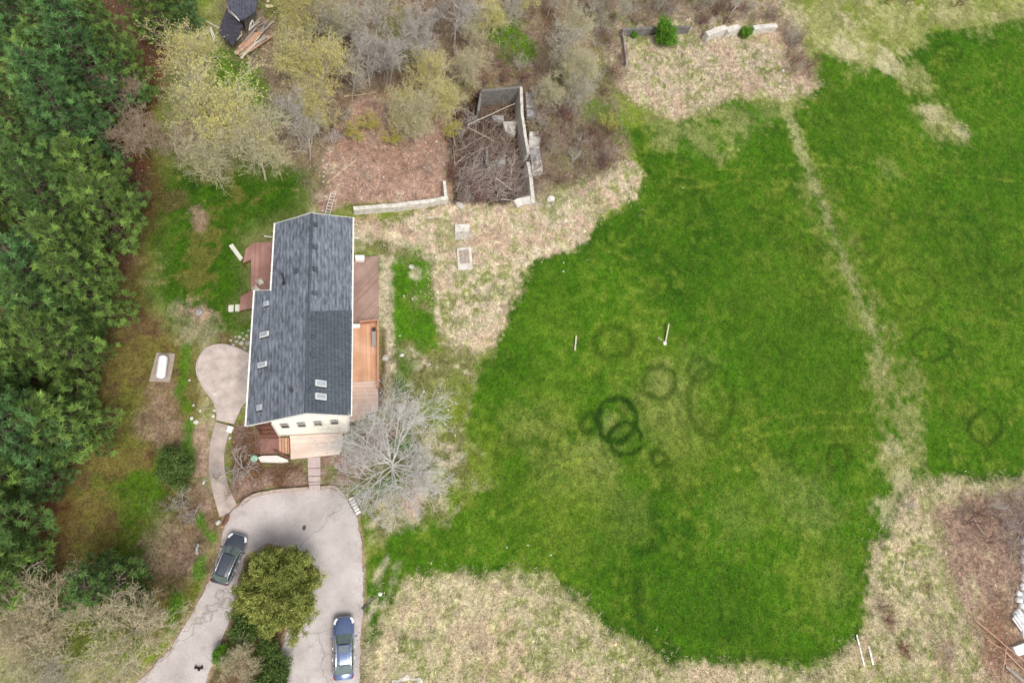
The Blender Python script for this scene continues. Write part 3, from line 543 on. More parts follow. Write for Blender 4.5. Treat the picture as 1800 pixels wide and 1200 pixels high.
for x_ in (452, 459, 466): b.tube([P(x_, 752, 0), P(x_, 752, 0) + Vector((0, 0, 2.2))], .06, 6)
for x_ in (449, 453): b.bar(P(x_, 748, 1.0), P(x_ + 1, 795, .7), .08, .08)
b.build('railing', M_BROWNW, po, True)
b = MB(); b.slab(poly_at([(453, 803), (461, 800.5), (487, 800), (506, 807.5), (507, 811), (495, 812.5), (458, 811.5)], .55), .1, .55)
tag(b.build('retaining_panel', mat('pink_white_paint', (.72, .62, .58), .6, .08), None, bevel=.03), 'pale pinkish white low panel wall below the brown stairs', 'low wall')
t = thing('bucket', P(448, 807, .3), 'pale green bucket at the west end of the pinkish white panel', 'bucket')
b = MB(); b.tube([(0, 0, -.1), (0, 0, .42)], [.2, .3], 14); b.build('bucket_body', mat('mint_plastic', (.30, .52, .38), .4), t, smooth=False)
b = MB(); b.tube([(.3 * math.cos(a), .04, .42 + .25 * math.sin(a)) for a in np.linspace(0, math.pi, 9)], .012, 5); b.build('handle', M_WHITE, t)
# stone steps
st = thing('garden_steps', P(552, 830, 0), 'straight flight of pinkish stone steps from the driveway up to the terrace', 'steps')
ys_ = [803, 823, 837, 847, 852, 862]
M_STEP = mat('step_stone', (.46, .37, .35), .85, .15, 4, .3, 10)
for i in range(5):
    z = .33 - i * .055; b = MB(); b.slab(poly_at([(540.5 + i * .6, ys_[i] + .6), (563, ys_[i] - .6), (563.3, ys_[i + 1] - 1.6), (541 + i * .6, ys_[i + 1] - .6)], z), -.1, z); b.build('step', M_STEP, st, True, bevel=.02)
# kerb walls
def lowwall(pts, w_, h, m, label, name='kerb_wall', z0=-.1, cat='low wall'):
    c = [P(x, y, h) for x, y in pts]; b = MB(); n = len(c); Lr = []
    for i in range(n):
        t = (c[min(i + 1, n - 1)] - c[max(i - 1, 0)]); t.z = 0; t.normalize(); nn = Vector((-t.y, t.x, 0)) * w_ / 2; jx = random.uniform(.93, 1.07); Lr.append((c[i] + nn * jx, c[i] - nn * jx))
    for i in range(n - 1):
        A, B_ = Lr[i], Lr[i + 1]; q = [A[1], B_[1], B_[0], A[0]]; b.hexa([Vector((p.x, p.y, z0)) for p in q], [Vector((p.x, p.y, h)) for p in q])
    return tag(b.build(name, m, None), label, cat)
def smoothpts(pts, k=6):
    out = []; n = len(pts)
    for i in range(n - 1):
        p0, p1, p2, p3 = [np.array(pts[max(0, min(n - 1, i + j))], float) for j in (-1, 0, 1, 2)]
        for t in np.linspace(0, 1, k, endpoint=False): out.append(tuple(.5 * ((2 * p1) + (-p0 + p2) * t + (2 * p0 - 5 * p1 + 4 * p2 - p3) * t * t + (-p0 + 3 * p1 - 3 * p2 + p3) * t ** 3)))
    out.append(tuple(pts[-1])); return out
M_KERB = mat('kerb_stone', (.40, .32, .27), .9, .3, 4, .4, 10)
lowwall(smoothpts([(423, 888), (432, 878), (450, 869), (470, 865), (490, 862), (541, 858)]), .26, .34, M_KERB, 'curved stone kerb wall edging the brown bed left of the garden steps')
lowwall(smoothpts([(564, 857), (580, 855), (592, 858), (600, 867), (605, 876)]), .22, .3, M_KERB, 'short curved stone kerb wall right of the garden steps')
# ================================================================== DRIVEWAY AND PATHS
def asphalt():
    m = bpy.data.materials.new('driveway_asphalt'); m.use_nodes = True; n = m.node_tree; b = n.nodes['Principled BSDF']; b.inputs['Roughness'].default_value = .9
    tc = n.nodes.new('ShaderNodeTexCoord')
    a = n.nodes.new('ShaderNodeTexNoise'); a.inputs['Scale'].default_value = .35; a.inputs['Detail'].default_value = 7; a.inputs['Roughness'].default_value = .62; n.links.new(tc.outputs['Object'], a.inputs['Vector'])
    rp = n.nodes.new('ShaderNodeValToRGB'); e = rp.color_ramp.elements; e[0].position = .32; e[0].color = (.36, .315, .30, 1); e[1].position = .68; e[1].color = (.54, .49, .475, 1); n.links.new(a.outputs['Fac'], rp.inputs[0])
    f = n.nodes.new('ShaderNodeTexNoise'); f.inputs['Scale'].default_value = 14; f.inputs['Detail'].default_value = 4; n.links.new(tc.outputs['Object'], f.inputs['Vector'])
    mr = n.nodes.new('ShaderNodeMapRange'); mr.inputs[1].default_value = .25; mr.inputs[2].default_value = .75; mr.inputs[3].default_value = .78; mr.inputs[4].default_value = 1.22; n.links.new(f.outputs['Fac'], mr.inputs[0])
    # long cracks
    w_ = n.nodes.new('ShaderNodeTexNoise'); w_.inputs['Scale'].default_value = .8; w_.inputs['Detail'].default_value = 4; n.links.new(tc.outputs['Object'], w_.inputs['Vector'])
    ad = n.nodes.new('ShaderNodeMix'); ad.data_type = 'VECTOR'; ad.inputs['Factor'].default_value = .6; n.links.new(tc.outputs['Object'], ad.inputs['A']); n.links.new(w_.outputs['Color'], ad.inputs['B'])
    vo = n.nodes.new('ShaderNodeTexVoronoi'); vo.feature = 'DISTANCE_TO_EDGE'; vo.inputs['Scale'].default_value = .26; n.links.new(ad.outputs['Result'], vo.inputs['Vector'])
    cr = n.nodes.new('ShaderNodeMapRange'); cr.inputs[1].default_value = .0; cr.inputs[2].default_value = .006; cr.inputs[3].default_value = .62; cr.inputs[4].default_value = 1; n.links.new(vo.outputs['Distance'], cr.inputs[0])
    mu = n.nodes.new('ShaderNodeMath'); mu.operation = 'MULTIPLY'; n.links.new(mr.outputs[0], mu.inputs[0]); n.links.new(cr.outputs[0], mu.inputs[1])
    sn = n.nodes.new('ShaderNodeTexNoise'); sn.inputs['Scale'].default_value = .9; sn.inputs['Detail'].default_value = 8; sn.inputs['Roughness'].default_value = .7; n.links.new(tc.outputs['Object'], sn.inputs['Vector'])
    sr = n.nodes.new('ShaderNodeMapRange'); sr.inputs[1].default_value = .56; sr.inputs[2].default_value = .72; sr.inputs[3].default_value = 0; sr.inputs[4].default_value = .55; n.links.new(sn.outputs['Fac'], sr.inputs[0])
    sm = n.nodes.new('ShaderNodeMix'); sm.data_type = 'RGBA'; sm.inputs['B'].default_value = (.27, .205, .175, 1); n.links.new(sr.outputs[0], sm.inputs['Factor']); n.links.new(rp.outputs[0], sm.inputs['A'])
    v = n.nodes.new('ShaderNodeVectorMath'); v.operation = 'SCALE'; n.links.new(sm.outputs['Result'], v.inputs[0]); n.links.new(mu.outputs[0], v.inputs['Scale']); n.links.new(v.outputs[0], b.inputs['Base Color'])
    bp = n.nodes.new('ShaderNodeBump'); bp.inputs['Strength'].default_value = .3; bp.inputs['Distance'].default_value = .02; n.links.new(f.outputs['Fac'], bp.inputs['Height']); n.links.new(bp.outputs[0], b.inputs['Normal'])
    return m
def jag(poly, step=.35, amp=.07, seed=1):
    r = random.Random(seed); out = []
    for i in range(len(poly)):
        a, c = Vector((*poly[i], 0)), Vector((*poly[(i + 1) % len(poly)], 0)); n = max(1, int((c - a).length / step))
        for k in range(n): p = a.lerp(c, k / n); out.append((p.x + r.uniform(-amp, amp), p.y + r.uniform(-amp, amp)))
    return out
b = MB(); b.slab(jag([tuple(p) for p in PN(DRIVE)]), -.1, .012); tag(b.build('driveway', asphalt()), kind='structure')
WALK = smoothpts([(437, 621), (412, 610), (388, 605), (364, 611), (348, 632), (346, 655), (358, 682), (374, 703), (381, 722), (381, 738)], 5)
WALK_R = [(411, 745), (424, 716), (437, 700)]
def pavers(name, c, c2, sc):
    m = bpy.data.materials.new(name); m.use_nodes = True; n = m.node_tree; b = n.nodes['Principled BSDF']; b.inputs['Roughness'].default_value = .85
    tc = n.nodes.new('ShaderNodeTexCoord'); br = n.nodes.new('ShaderNodeTexBrick'); br.inputs['Scale'].default_value = sc; br.inputs['Color1'].default_value = (*c, 1); br.inputs['Color2'].default_value = (*c2, 1); br.inputs['Mortar'].default_value = (*(x * .65 for x in c), 1); br.inputs['Mortar Size'].default_value = .03
    mp = n.nodes.new('ShaderNodeMapping'); mp.inputs['Rotation'].default_value = (0, 0, .1); n.links.new(tc.outputs['Object'], mp.inputs[0]); n.links.new(mp.outputs[0], br.inputs['Vector'])
    no = n.nodes.new('ShaderNodeTexNoise'); no.inputs['Scale'].default_value = 1.2; no.inputs['Detail'].default_value = 6; n.links.new(tc.outputs['Object'], no.inputs['Vector'])
    mr = n.nodes.new('ShaderNodeMapRange'); mr.inputs[1].default_value = .3; mr.inputs[2].default_value = .7; mr.inputs[3].default_value = .75; mr.inputs[4].default_value = 1.2; n.links.new(no.outputs['Fac'], mr.inputs[0])
    v = n.nodes.new('ShaderNodeVectorMath'); v.operation = 'SCALE'; n.links.new(br.outputs['Color'], v.inputs[0]); n.links.new(mr.outputs[0], v.inputs['Scale']); n.links.new(v.outputs[0], b.inputs['Base Color'])
    return m
b = MB(); b.slab(poly_at(WALK + WALK_R + [(470, 700), (470, 621)], .05), -.1, .05); tag(b.build('patio', pavers('patio_pavers', (.54, .45, .41), (.61, .52, .47), 3.5)), kind='structure')
b = MB(); b.slab(poly_at(smoothpts([(379, 743), (370, 775), (367, 810), (370, 845), (378, 880), (386, 908)], 4) + [(398, 905), (416, 886)] + smoothpts([(416, 886), (404, 860), (396, 830), (394, 800), (400, 768), (407, 752)], 4), .03), -.1, .03)
tag(b.build('garden_path', pavers('path_pavers', (.44, .36, .32), (.52, .43, .38), 3.2)), kind='structure')
b = MB(); b.slab(poly_at([(379.5, 741), (408, 749.5), (407, 752.5), (378.5, 744)], .16), -.1, .16); tag(b.build('path_step', M_KERB), 'narrow stone step between the rounded patio and the garden path', 'step')
lowwall(WALK, .12, .1, M_STEP, 'thin pale edging stones round the curved patio', 'patio_edging', cat='edging')
# ================================================================== CARS
def paint(name, c, metal=.35):
    m = mat(name, c, .25, .12, 2, metal=metal, coat=1.0); return m
M_CHROME = mat('chrome', (.75, .76, .78), .2, .05, metal=.9); M_TYRE = mat('tyre_rubber', (.025, .025, .027), .85, .2); M_RIM = mat('alloy_rim', (.45, .46, .48), .35, .1, metal=.7)
M_AUTOG = mat('car_glass', (.09, .125, .12), .06, .3, 3, spec=.8, coat=.6); M_LAMP = mat('lamp_lens', (.80, .82, .85), .15, .06, coat=.6); M_TAIL = mat('tail_lens', (.30, .02, .02), .2, .1, coat=.6); M_TRIM = mat('black_trim', (.02, .02, .022), .5, .2)
def make_car(label, loc, rz, L_, W_, Hc, col_, wagon=False, pano=False):
    t = thing('parked_car', loc, label, 'car', None, rz); hw = W_ / 2
    X = np.linspace(-L_ / 2, L_ / 2, 33); u = X / (L_ / 2)
    def wid(u):                      # plan outline: rounded nose and tail, slight barrel
        f = 1 - .05 * u * u
        if u > .80: f *= math.sqrt(max(0, 1 - ((u - .80) / .215) ** 2 * .62))
        if u < -.86: f *= math.sqrt(max(0, 1 - ((-u - .86) / .15) ** 2 * .42))
        return hw * f
    # key stations
    xw0, xw1 = (.44, .14) if not wagon else (.46, .18)       # windscreen base / roof front
    xr1, xr0 = (-.50, -.80) if not wagon else (-.66, -.86)
    def deckz(u):
        if u >= xw0: return .98 - .20 * ((u - xw0) / (1 - xw0)) ** 1.7
        if u <= xr0: return (1.02 if not wagon else .98) - .10 * ((xr0 - u) / (1 + xr0 + 1e-6)) ** 1.5
        return 1.0
    belt = lambda u: min(.93, deckz(u) - .05)
    V = []; n = 11
    for x_, uu in zip(X, u):
        w_ = wid(uu); db = deckz(uu); be = belt(uu)
        sec = [(-w_ * .90, .22), (-w_ * .985, .42), (-w_, .62), (-w_ * .965, be), (-w_ * .82, db), (0, db + .035), (w_ * .82, db), (w_ * .965, be), (w_, .62), (w_ * .985, .42), (w_ * .90, .22)]
        V += [(x_, y, z) for y, z in sec]
    b = MB(); Fq = [(i * n + j, (i + 1) * n + j, (i + 1) * n + j + 1, i * n + j + 1) for i in range(len(X) - 1) for j in range(n - 1)]
    Fq += [tuple(range(n)), tuple(reversed(range((len(X) - 1) * n, len(X) * n)))] + [((len(X) - 1) * n, 0, n - 1, len(X) * n - 1)]
    b.add(V, Fq); pm = paint('car_paint', col_); body = b.build('body', pm, t, smooth=True)
    e = body.modifiers.new('edge', 'EDGE_SPLIT'); e.split_angle = rad(50)
    # cabin
    half = lambda uu: wid(uu)
    def q(uu, k, z): return Vector((uu * L_ / 2, half(uu) * k, z))
    rz_ = Hc; rk = .68
    roofpts = [(uu, rz_ - .05 * abs((uu - (xw1 + xr1) / 2) / ((xw1 - xr1) / 2)) ** 2.2) for uu in np.linspace(xw1, xr1, 9)]
    b = MB()
    for (ua, za), (ub, zb) in zip(roofpts, roofpts[1:]):
        for ka, kb, da, db_ in [(-rk, -rk * .5, -.03, 0), (-rk * .5, rk * .5, 0, 0), (rk * .5, rk, 0, -.03)]:
            b.add([q(ua, ka, za + da), q(ua, kb, za + db_), q(ub, kb, zb + db_), q(ub, ka, zb + da)], [(0, 1, 2, 3)])
    b.build('roof', pm, t, smooth=True)
    zf = roofpts[0][1]; zr = roofpts[-1][1]
    def glasspane(name, u0, k0, z0, u1, k1, z1, bow, m=M_AUTOG, inset=0, lift=.0):
        b = MB(); N = 7; P0 = []; P1 = []
        for j in range(N):
            s_ = -1 + 2 * j / (N - 1); bo = bow * (1 - s_ * s_)
            P0.append(Vector((u0 * L_ / 2 + bo, half(u0) * k0 * s_, z0 + lift))); P1.append(Vector((u1 * L_ / 2 + bo * .6, half(u1) * k1 * s_, z1 + lift - .03 * s_ * s_)))
        b.add(P0 + P1, [(j, j + 1, N + j + 1, N + j) for j in range(N - 1)]); return b.build(name, m, t, smooth=True)
    glasspane('windshield', xw0, .84, .985, xw1, rk, zf, .16)
    glasspane('rear_window', xr0, .78, deckz(xr0) + .01, xr1, rk, zr, -.10)
    b = MB(); bo = MB()
    for j in range(7): pass
    glasspane('cowl', xw0 + .045, .86, .965, xw0, .84, .99, .17, M_TRIM)
    # side glass and pillars
    for s_ in (-1, 1):
        k = 10; us = np.linspace(xw0, xr0, k); top = []; bot = []
        for uu in us:
            if uu > xw1: f = (xw0 - uu) / (xw0 - xw1); tz = .985 + (zf - .985) * f; tk = .84 + (rk - .84) * f
            elif uu < xr1: f = (uu - xr0) / (xr1 - xr0); tz = deckz(xr0) + (zr - deckz(xr0)) * f; tk = .78 + (rk - .78) * f
            else: tz = float(np.interp(-uu, [-r[0] for r in roofpts], [r[1] for r in roofpts])) - .02; tk = rk
            top.append(q(uu, s_ * tk, tz - .015)); bot.append(q(uu, s_ * .90, .95))
        b = MB(); b.add(top + bot, [((j, j + 1, k + j + 1, k + j) if s_ > 0 else (j, k + j, k + j + 1, j + 1)) for j in range(k - 1)]); b.build('side_window', M_AUTOG, t, smooth=False)
        for j in (4, 7): b = MB(); b.bar(top[j] + Vector((0, s_ * .012, 0)), bot[j] + Vector((0, s_ * .012, 0)), .07, .02); b.build('pillar', M_TRIM, t)
        b = MB(); b.tube(top[:-1] if not wagon else top, .022, 5); b.build('window_trim', M_CHROME, t); b = MB(); b.tube([p + Vector((0, s_ * .01, -.01)) for p in bot], .018, 5); b.build('window_trim', M_CHROME, t)
        # mirror
        m_ = MB(); c_ = q(xw0 - .07, s_, 1.0) + Vector((0, s_ * .13, 0)); m_.box(c_, (.12, .22, .14), s_ * .15); m_.box(c_ - Vector((0, s_ * .12, .04)), (.06, .14, .04)); m_.build('wing_mirror', pm if not wagon else M_TRIM, t, bevel=.03)
        # lamps: long wraps at the corners
        hl = MB(); ua = [.80, .86, .91, .955, .985]; ka = [1.0, .985, .95, .84, .66]
        up = [Vector((a * L_ / 2 + .03, s_ * wid(a) * .985, .80)) for a in ua]; dn = [p - Vector((0, -s_ * .01, .16)) for p in up]; inn = [Vector((a * L_ / 2 - .05, s_ * wid(a) * .80, deckz(a) + .03)) for a in ua]
        up = [Vector((p.x, p.y * 1.01, .83)) for p in up]
        hl.add(dn + up + inn, [(j, j + 1, 6 + j, 5 + j) for j in range(4)] + [(5 + j, 6 + j, 11 + j, 10 + j) for j in range(4)]); hl.build('headlight', M_LAMP, t)
        tl = MB(); ua = [-.86, -.92, -.96, -.99]
        up = [Vector((a * L_ / 2 - .02, s_ * wid(a) * 1.0, .86)) for a in ua]; dn = [p - Vector((0, 0, .18)) for p in up]; inn = [Vector((a * L_ / 2 + .02, s_ * wid(a) * .86, deckz(a) + .012)) for a in ua]
        tl.add(dn + up + inn, [(j, j + 1, 5 + j, 4 + j) for j in range(3)] + [(4 + j, 5 + j, 9 + j, 8 + j) for j in range(3)]); tl.build('taillight', M_TAIL, t)
        dh = MB()
        for hx in (.02, -.34): dh.box((hx * L_ / 2, s_ * (wid(hx) + .012), .80), (.2, .04, .03))
        for k_, hx in enumerate((.02, -.34)):
            d1 = MB(); d1.box((hx * L_ / 2, s_ * (wid(hx) + .012), .80), (.2, .04, .035)); d1.build('door_handle', M_CHROME, t)
        for wx in (.60, -.60):
            wt = MB(); yy = s_ * (hw - .13); wt.tube([(wx * L_ / 2, yy - .10, .33), (wx * L_ / 2, yy + .10, .33)], .33, 22); wh = wt.build('wheel', M_TYRE, t)
            r1 = MB(); r1.tube([(wx * L_ / 2, yy + s_ * .09, .33), (wx * L_ / 2, yy + s_ * .125, .33)], [.22, .20], 16); r1.build('rim', M_RIM, wh)
    # bumper lip, grille, bright front edge, plate
    for nm, us_, zz_, m_, rr in (('grille', (.99,), .55, M_TRIM, 0),):
        g = MB(); g.box((L_ / 2 + .005, 0, .5), (.04, W_ * .5, .22)); g.build(nm, m_, t)
    g = MB(); pts = [Vector((a * L_ / 2 + .03, s_ * wid(a) * kk, .70)) for a, s_, kk in [(.9, -1, 1), (.95, -1, 1), (.985, -1, .95), (1.0, -1, .6), (1.005, 1, 0), (1.0, 1, .6), (.985, 1, .95), (.95, 1, 1), (.9, 1, 1)]]; g.tube(pts, .03, 6); g.build('front_trim', M_CHROME, t)
    g = MB(); g.box((-L_ / 2 - .01, 0, .62), (.03, .36, .13)); g.build('number_plate', mat('plate_white', (.7, .72, .75), .4, .03), t)
    if pano:
        g = MB()
        for ua, ub in ((xw1 - .03, xw1 - .24),):
            P_ = []
            for uu in (ua, ub): 
                z_ = float(np.interp(-uu, [-r[0] for r in roofpts], [r[1] for r in roofpts])) + .022
                P_ += [q(uu, -.48, z_), q(uu, .48, z_)]
            g.add(P_, [(0, 1, 3, 2)])
        g.build('sunroof', mat('sunroof_glass', (.14, .17, .19), .15, .2, 4, coat=.5), t)
    if wagon:
        for s_ in (-1, 1):
            g = MB(); g.tube([q(xw1 - .06, s_ * rk * .93, zf + .02), q(xr1 + .05, s_ * rk * .93, zr + .04)], .022, 6); g.build('roof_rail', M_TRIM, t)
    # dark seam lines of bonnet and boot
    g = MB()
    for s_ in (-1, 1): g.tube([q(uu, s_ * (.80 - .12 * (uu - xw0) / (.93 - xw0)), deckz(uu) + .006) for uu in np.linspace(xw0 + .05, .93, 6)], .008, 4)
    g.build('bonnet_seam', M_TRIM, t)
    g = MB(); g.add([(-L_ / 2 + .15, -hw + .1, .2), (L_ / 2 - .15, -hw + .1, .2), (L_ / 2 - .15, hw - .1, .2), (-L_ / 2 + .15, hw - .1, .2)], [(0, 3, 2, 1)]); g.build('underbody', M_TRIM, t)
    return t
def carpos(a, b_, z=.5):
    A, B_ = P(*a, z), P(*b_, z); d = A - B_; c = (A + B_) / 2; return Vector((c.x, c.y, .015)), math.atan2(d.y, d.x), d.length
c, rz, ln = carpos((604.5, 1085), (604, 1192)); make_car('blue sedan parked on the east arm of the driveway with mirrors out', c, rz, ln + .05, ln * .375, 1.44, (.085, .125, .24), pano=True)
c, rz, ln = carpos((421, 941), (386, 1025)); make_car('black hatchback car parked at an angle beside the round bushy tree on the driveway', c, rz, ln + .05, ln * .42, 1.5, (.05, .058, .08), wagon=True)
# ================================================================== SMALL THINGS
# propane tank
a, c = P(286, 622, .9), P(280.5, 664, .9); ax = (a - c).normalized(); ctr = (a + c) / 2; Lt = (a - c).length; t = thing('propane_tank', (ctr.x, ctr.y, 0), 'white propane tank lying on a concrete pad on the west lawn', 'gas tank', None, math.atan2(ax.y, ax.x))
b = MB(); r = .40; hl = Lt / 2; xs_ = []; rr = []
for k in range(7): a_ = math.pi / 2 * k / 6; xs_.append(-hl + r * .0 - r * .0 + r * (1 - math.sin(a_)) * 0 + (-0)); 
xs_ = [-hl + .32 * (1 - math.cos(math.pi / 2 * k / 6)) for k in range(7)]; rr = [max(.01, r * math.sin(math.pi / 2 * k / 6)) for k in range(7)]
pts = [(x, 0, .62) for x in xs_] + [(-x, 0, .62) for x in reversed(xs_)]; b.tube(pts, rr + rr[::-1], 20); b.build('tank_body', mat('tank_white', (.86, .86, .85), .35, .03), t, smooth=True)
b = MB(); b.tube([(0, 0, .98), (0, 0, 1.14)], [.16, .13], 14); b.build('valve_dome', mat('tank_dome', (.72, .73, .72), .4, .05), t)
for sx in (-.55, .55):
    b = MB(); b.box((sx, 0, .14), (.12, .5, .3)); b.build('saddle', M_CONC, t)
M_PAD = mat('pad_concrete', (.33, .27, .23), .9, .25, 3, .2, 10)
b = MB(); b.slab(poly_at([(275, 619), (308, 621), (299, 671), (262, 670)], .08), -.1, .08); tag(b.build('concrete_pad', M_PAD, bevel=.01), 'reddish grey concrete pad under the white propane tank', 'slab')
# slabs and pavers
def slab_thing(pts, z, m, name, label, cat, grp=None, bev=.015):
    b = MB(); b.slab(poly_at(pts, z), -.12, z); return tag(b.build(name, m, bevel=bev), label, cat, grp)
M_PALE = mat('pale_paver', (.62, .60, .52), .85, .12, 5, .2, 10)
slab_thing([(402, 431.5), (409, 428), (427, 453), (422, 458.5)], .14, M_PALE, 'plank_walk', 'long pale plank lying on grass leading to the corner of the west deck', 'plank')
slab_thing([(402, 536), (411, 535.5), (410, 547.5), (401, 547.5)], .07, M_PALE, 'paving_stone', 'outer of the two square cream paving stones by the west deck steps', 'paver', 'cream paving stones')
slab_thing([(413.5, 535), (421.5, 534.5), (421, 546.5), (413, 547)], .07, M_PALE, 'paving_stone', 'inner of the two square cream paving stones, next to the deck step', 'paver', 'cream paving stones')
slab_thing([(800, 394), (825, 393), (826, 406.5), (800, 407)], .35, M_CONC, 'concrete_block', 'broad white concrete block in dry grass, north of the pale frame-like slab', 'concrete block')
slab_thing([(799, 408), (829, 407), (829, 420), (800, 421)], .1, M_STONE, 'concrete_footing', 'low crumbled stone footing just south of the broad white concrete block', 'footing')
slab_thing([(803, 436), (828, 433), (831, 473), (805, 474)], .32, M_CONC, 'concrete_box', 'pale rectangular concrete well box lying in dry grass', 'concrete box', bev=.03)
slab_thing([(807, 440), (824, 438), (826, 462), (809, 463)], .37, mat('rubble_fill', (.33, .27, .22), .95, .45, 7, .6, 12), 'rubble_fill', 'rough rubble filling inside the pale concrete well box', 'rubble')
slab_thing([(401, 747), (411, 750), (406, 761), (397, 758)], .34, mat('white_block', (.74, .72, .70), .7, .06), 'white_block', 'small white block at the edge of the garden path', 'block')
# boulders: irregular stones, every one its own
def rock(name, px, py, r, label, cat='stone', grp=None, m=None, flat=.6, seed=None):
    p = P(px, py, 0); g = random.Random(seed or int(px * 13 + py)); bm = bmesh.new(); bmesh.ops.create_icosphere(bm, subdivisions=2, radius=1)
    d = [(Vector((g.uniform(-1, 1), g.uniform(-1, 1), g.uniform(-1, 1))).normalized(), g.uniform(.62, .95)) for _ in range(9)]
    sx, sy = g.uniform(.8, 1.25), g.uniform(.7, 1.1)
    for v in bm.verts:
        for n_, k in d:
            e = v.co.dot(n_)
            if e > k: v.co -= n_ * (e - k)
        v.co = Vector((v.co.x * sx * r, v.co.y * sy * r, v.co.z * r * flat + r * .2))
    me = bpy.data.meshes.new(name); bm.to_mesh(me); bm.free(); me.materials.append(m or M_STONE); o = bpy.data.objects.new(name, me); COL.objects.link(o); o.location = (p.x, p.y, max(-.02, gz(p.x, p.y))); o.rotation_euler[2] = g.uniform(0, 6)
    return tag(o, label, cat, grp)
M_WROCK = mat('whitish_rock', (.60, .57, .52), .85, .2, 4, .4, 8); M_GROCK = mat('grey_rock', (.34, .33, .33), .85, .3, 4, .4, 8)
rock('boulder', 704, 715, .55, 'big whitish grey boulder at the top of the grey bare tree', m=M_WROCK)
rock('boulder', 350, 549, .36, 'pale grey stone heap in a bare ring on the west lawn', m=M_GROCK, flat=.9)
rock('boulder', 677, 629, .34, 'flat pinkish beige boulder beside the orange deck')
rock('boulder', 706, 624, .24, 'cream rock on the grass east of the orange deck', m=M_WROCK)
rock('boulder', 968, 351, .45, 'grey white boulder in dry grass right of the ruin wall corner', m=M_WROCK, flat=.9)
rock('boulder', 808, 361, .45, 'weathered grey boulder at the corner of the long concrete wall')
rock('boulder', 383, 918, .26, 'white rock at the west mouth of the driveway', m=M_WROCK, flat=1)
rock('boulder', 1375, 126, .3, 'pale pinkish rock in the brush at the north east corner of the old wall', m=M_WROCK)
rock('boulder', 1168, 603, .28, 'white rock in the field at the foot of the right stake', m=M_WROCK)
rock('boulder', 666, 668, .16, 'small pale rock halfway along the orange deck edge'); rock('boulder', 723, 469, .3, 'grey stone in a bare patch of the east lawn')
rock('boulder', 515, 25, .45, 'round pale rock among the yellow budding trees near the shed', m=M_STONE)
for i, (x, y, r_2) in enumerate([(431, 612, .22), (424, 603, .28), (416, 600, .2), (428, 596, .18), (436, 603, .24), (421, 592, .2), (410, 606, .18), (434, 590, .16), (441, 612, .2), (414, 592, .15), (427, 585, .16), (406, 598, .16), (437, 581, .15)]):
    rock('garden_stone', x, y, r_2 * .9, 'pale rounded stone in the rock heap between the patio and the house', grp='stones of the rock heap by the patio', m=M_STONE if i % 2 else M_GROCK)
for i, (x, y, r_2) in enumerate([(378, 692, .2), (377, 721, .16), (375, 731, .17), (378, 713, .12), (404, 770, .13), (355, 660, .1), (358, 848, .16), (345, 742, .22), (337, 735, .18), (340, 712, .15), (333, 668, .1), (352, 722, .15)]):
    rock('garden_stone', x, y, r_2, 'small pale stone set along the rim of the patio and path', grp='stones along the patio and path', m=M_WROCK)
for i, (x, y, r_2) in enumerate([(668, 690, .1), (675, 705, .1), (712, 690, .1), (745, 688, .12), (635, 745, .12), (640, 768, .14), (645, 760, .1), (690, 640, .09), (783, 745, .1), (800, 765, .1), (710, 520, .1), (725, 525, .1), (703, 590, .09), (968, 975, .12), (928, 958, .08), (891, 962, .1), (1587, 31, .14), (1200, 330, .1), (755, 640, .1), (770, 690, .1), (788, 720, .11), (735, 720, .12), (676, 717, .14), (748, 750, .12), (622, 792, .15), (655, 835, .12)]):
    rock('field_stone', x, y, r_2, 'small pale stone scattered in the grass east of the house and in the field', grp='small stones in the grass', m=M_WROCK)
g = random.Random(5); n_ = 0
for (x0, y0, x1, y1, k) in [(560, 345, 800, 400, 26), (570, 200, 785, 345, 34), (780, 380, 1000, 480, 24), (556, 275, 600, 320, 16)]:
    for _ in range(k):
        rock('rubble_stone', g.uniform(x0, x1), g.uniform(y0, y1), g.uniform(.05, .13), 'small pale rubble stone scattered on the dirt yard and dry grass north of the house', 'stone', 'rubble stones north of the house', M_WROCK)
# ladders
def ladder(name, a, b_, w_, n, m, label, rung=None, z0=.1, z1=.1, rr=.03):
    A, B_ = P(*a, z0), P(*b_, z1); d = (B_ - A); c = (A + B_) / 2; t = thing(name, (c.x, c.y, 0), label, 'ladder'); nn = Vector((-d.y, d.x, 0)).normalized() * w_ / 2
    for s_ in (-1, 1): b = MB(); b.bar(A + nn * s_, B_ + nn * s_, .06, .1); b.build('rail', m, t, True)
    for i in range(n): p = A.lerp(B_, (i + .5) / n); b = MB(); b.bar(p - nn, p + nn, rr * 2, .04); b.build('rung', rung or m, t, True)
    return t
ladder('wooden_ladder', (586, 338), (574, 382), .48, 8, M_PALE, 'pale wooden ladder lying on the dirt behind the house', z0=.1, z1=.5, rr=.035)
ladder('ladder', (616, 874), (631, 903), .52, 6, M_DARKM, 'short dark ladder with broad white rungs at the edge of the driveway', M_WHITE, z0=.25, z1=.1, rr=.1)
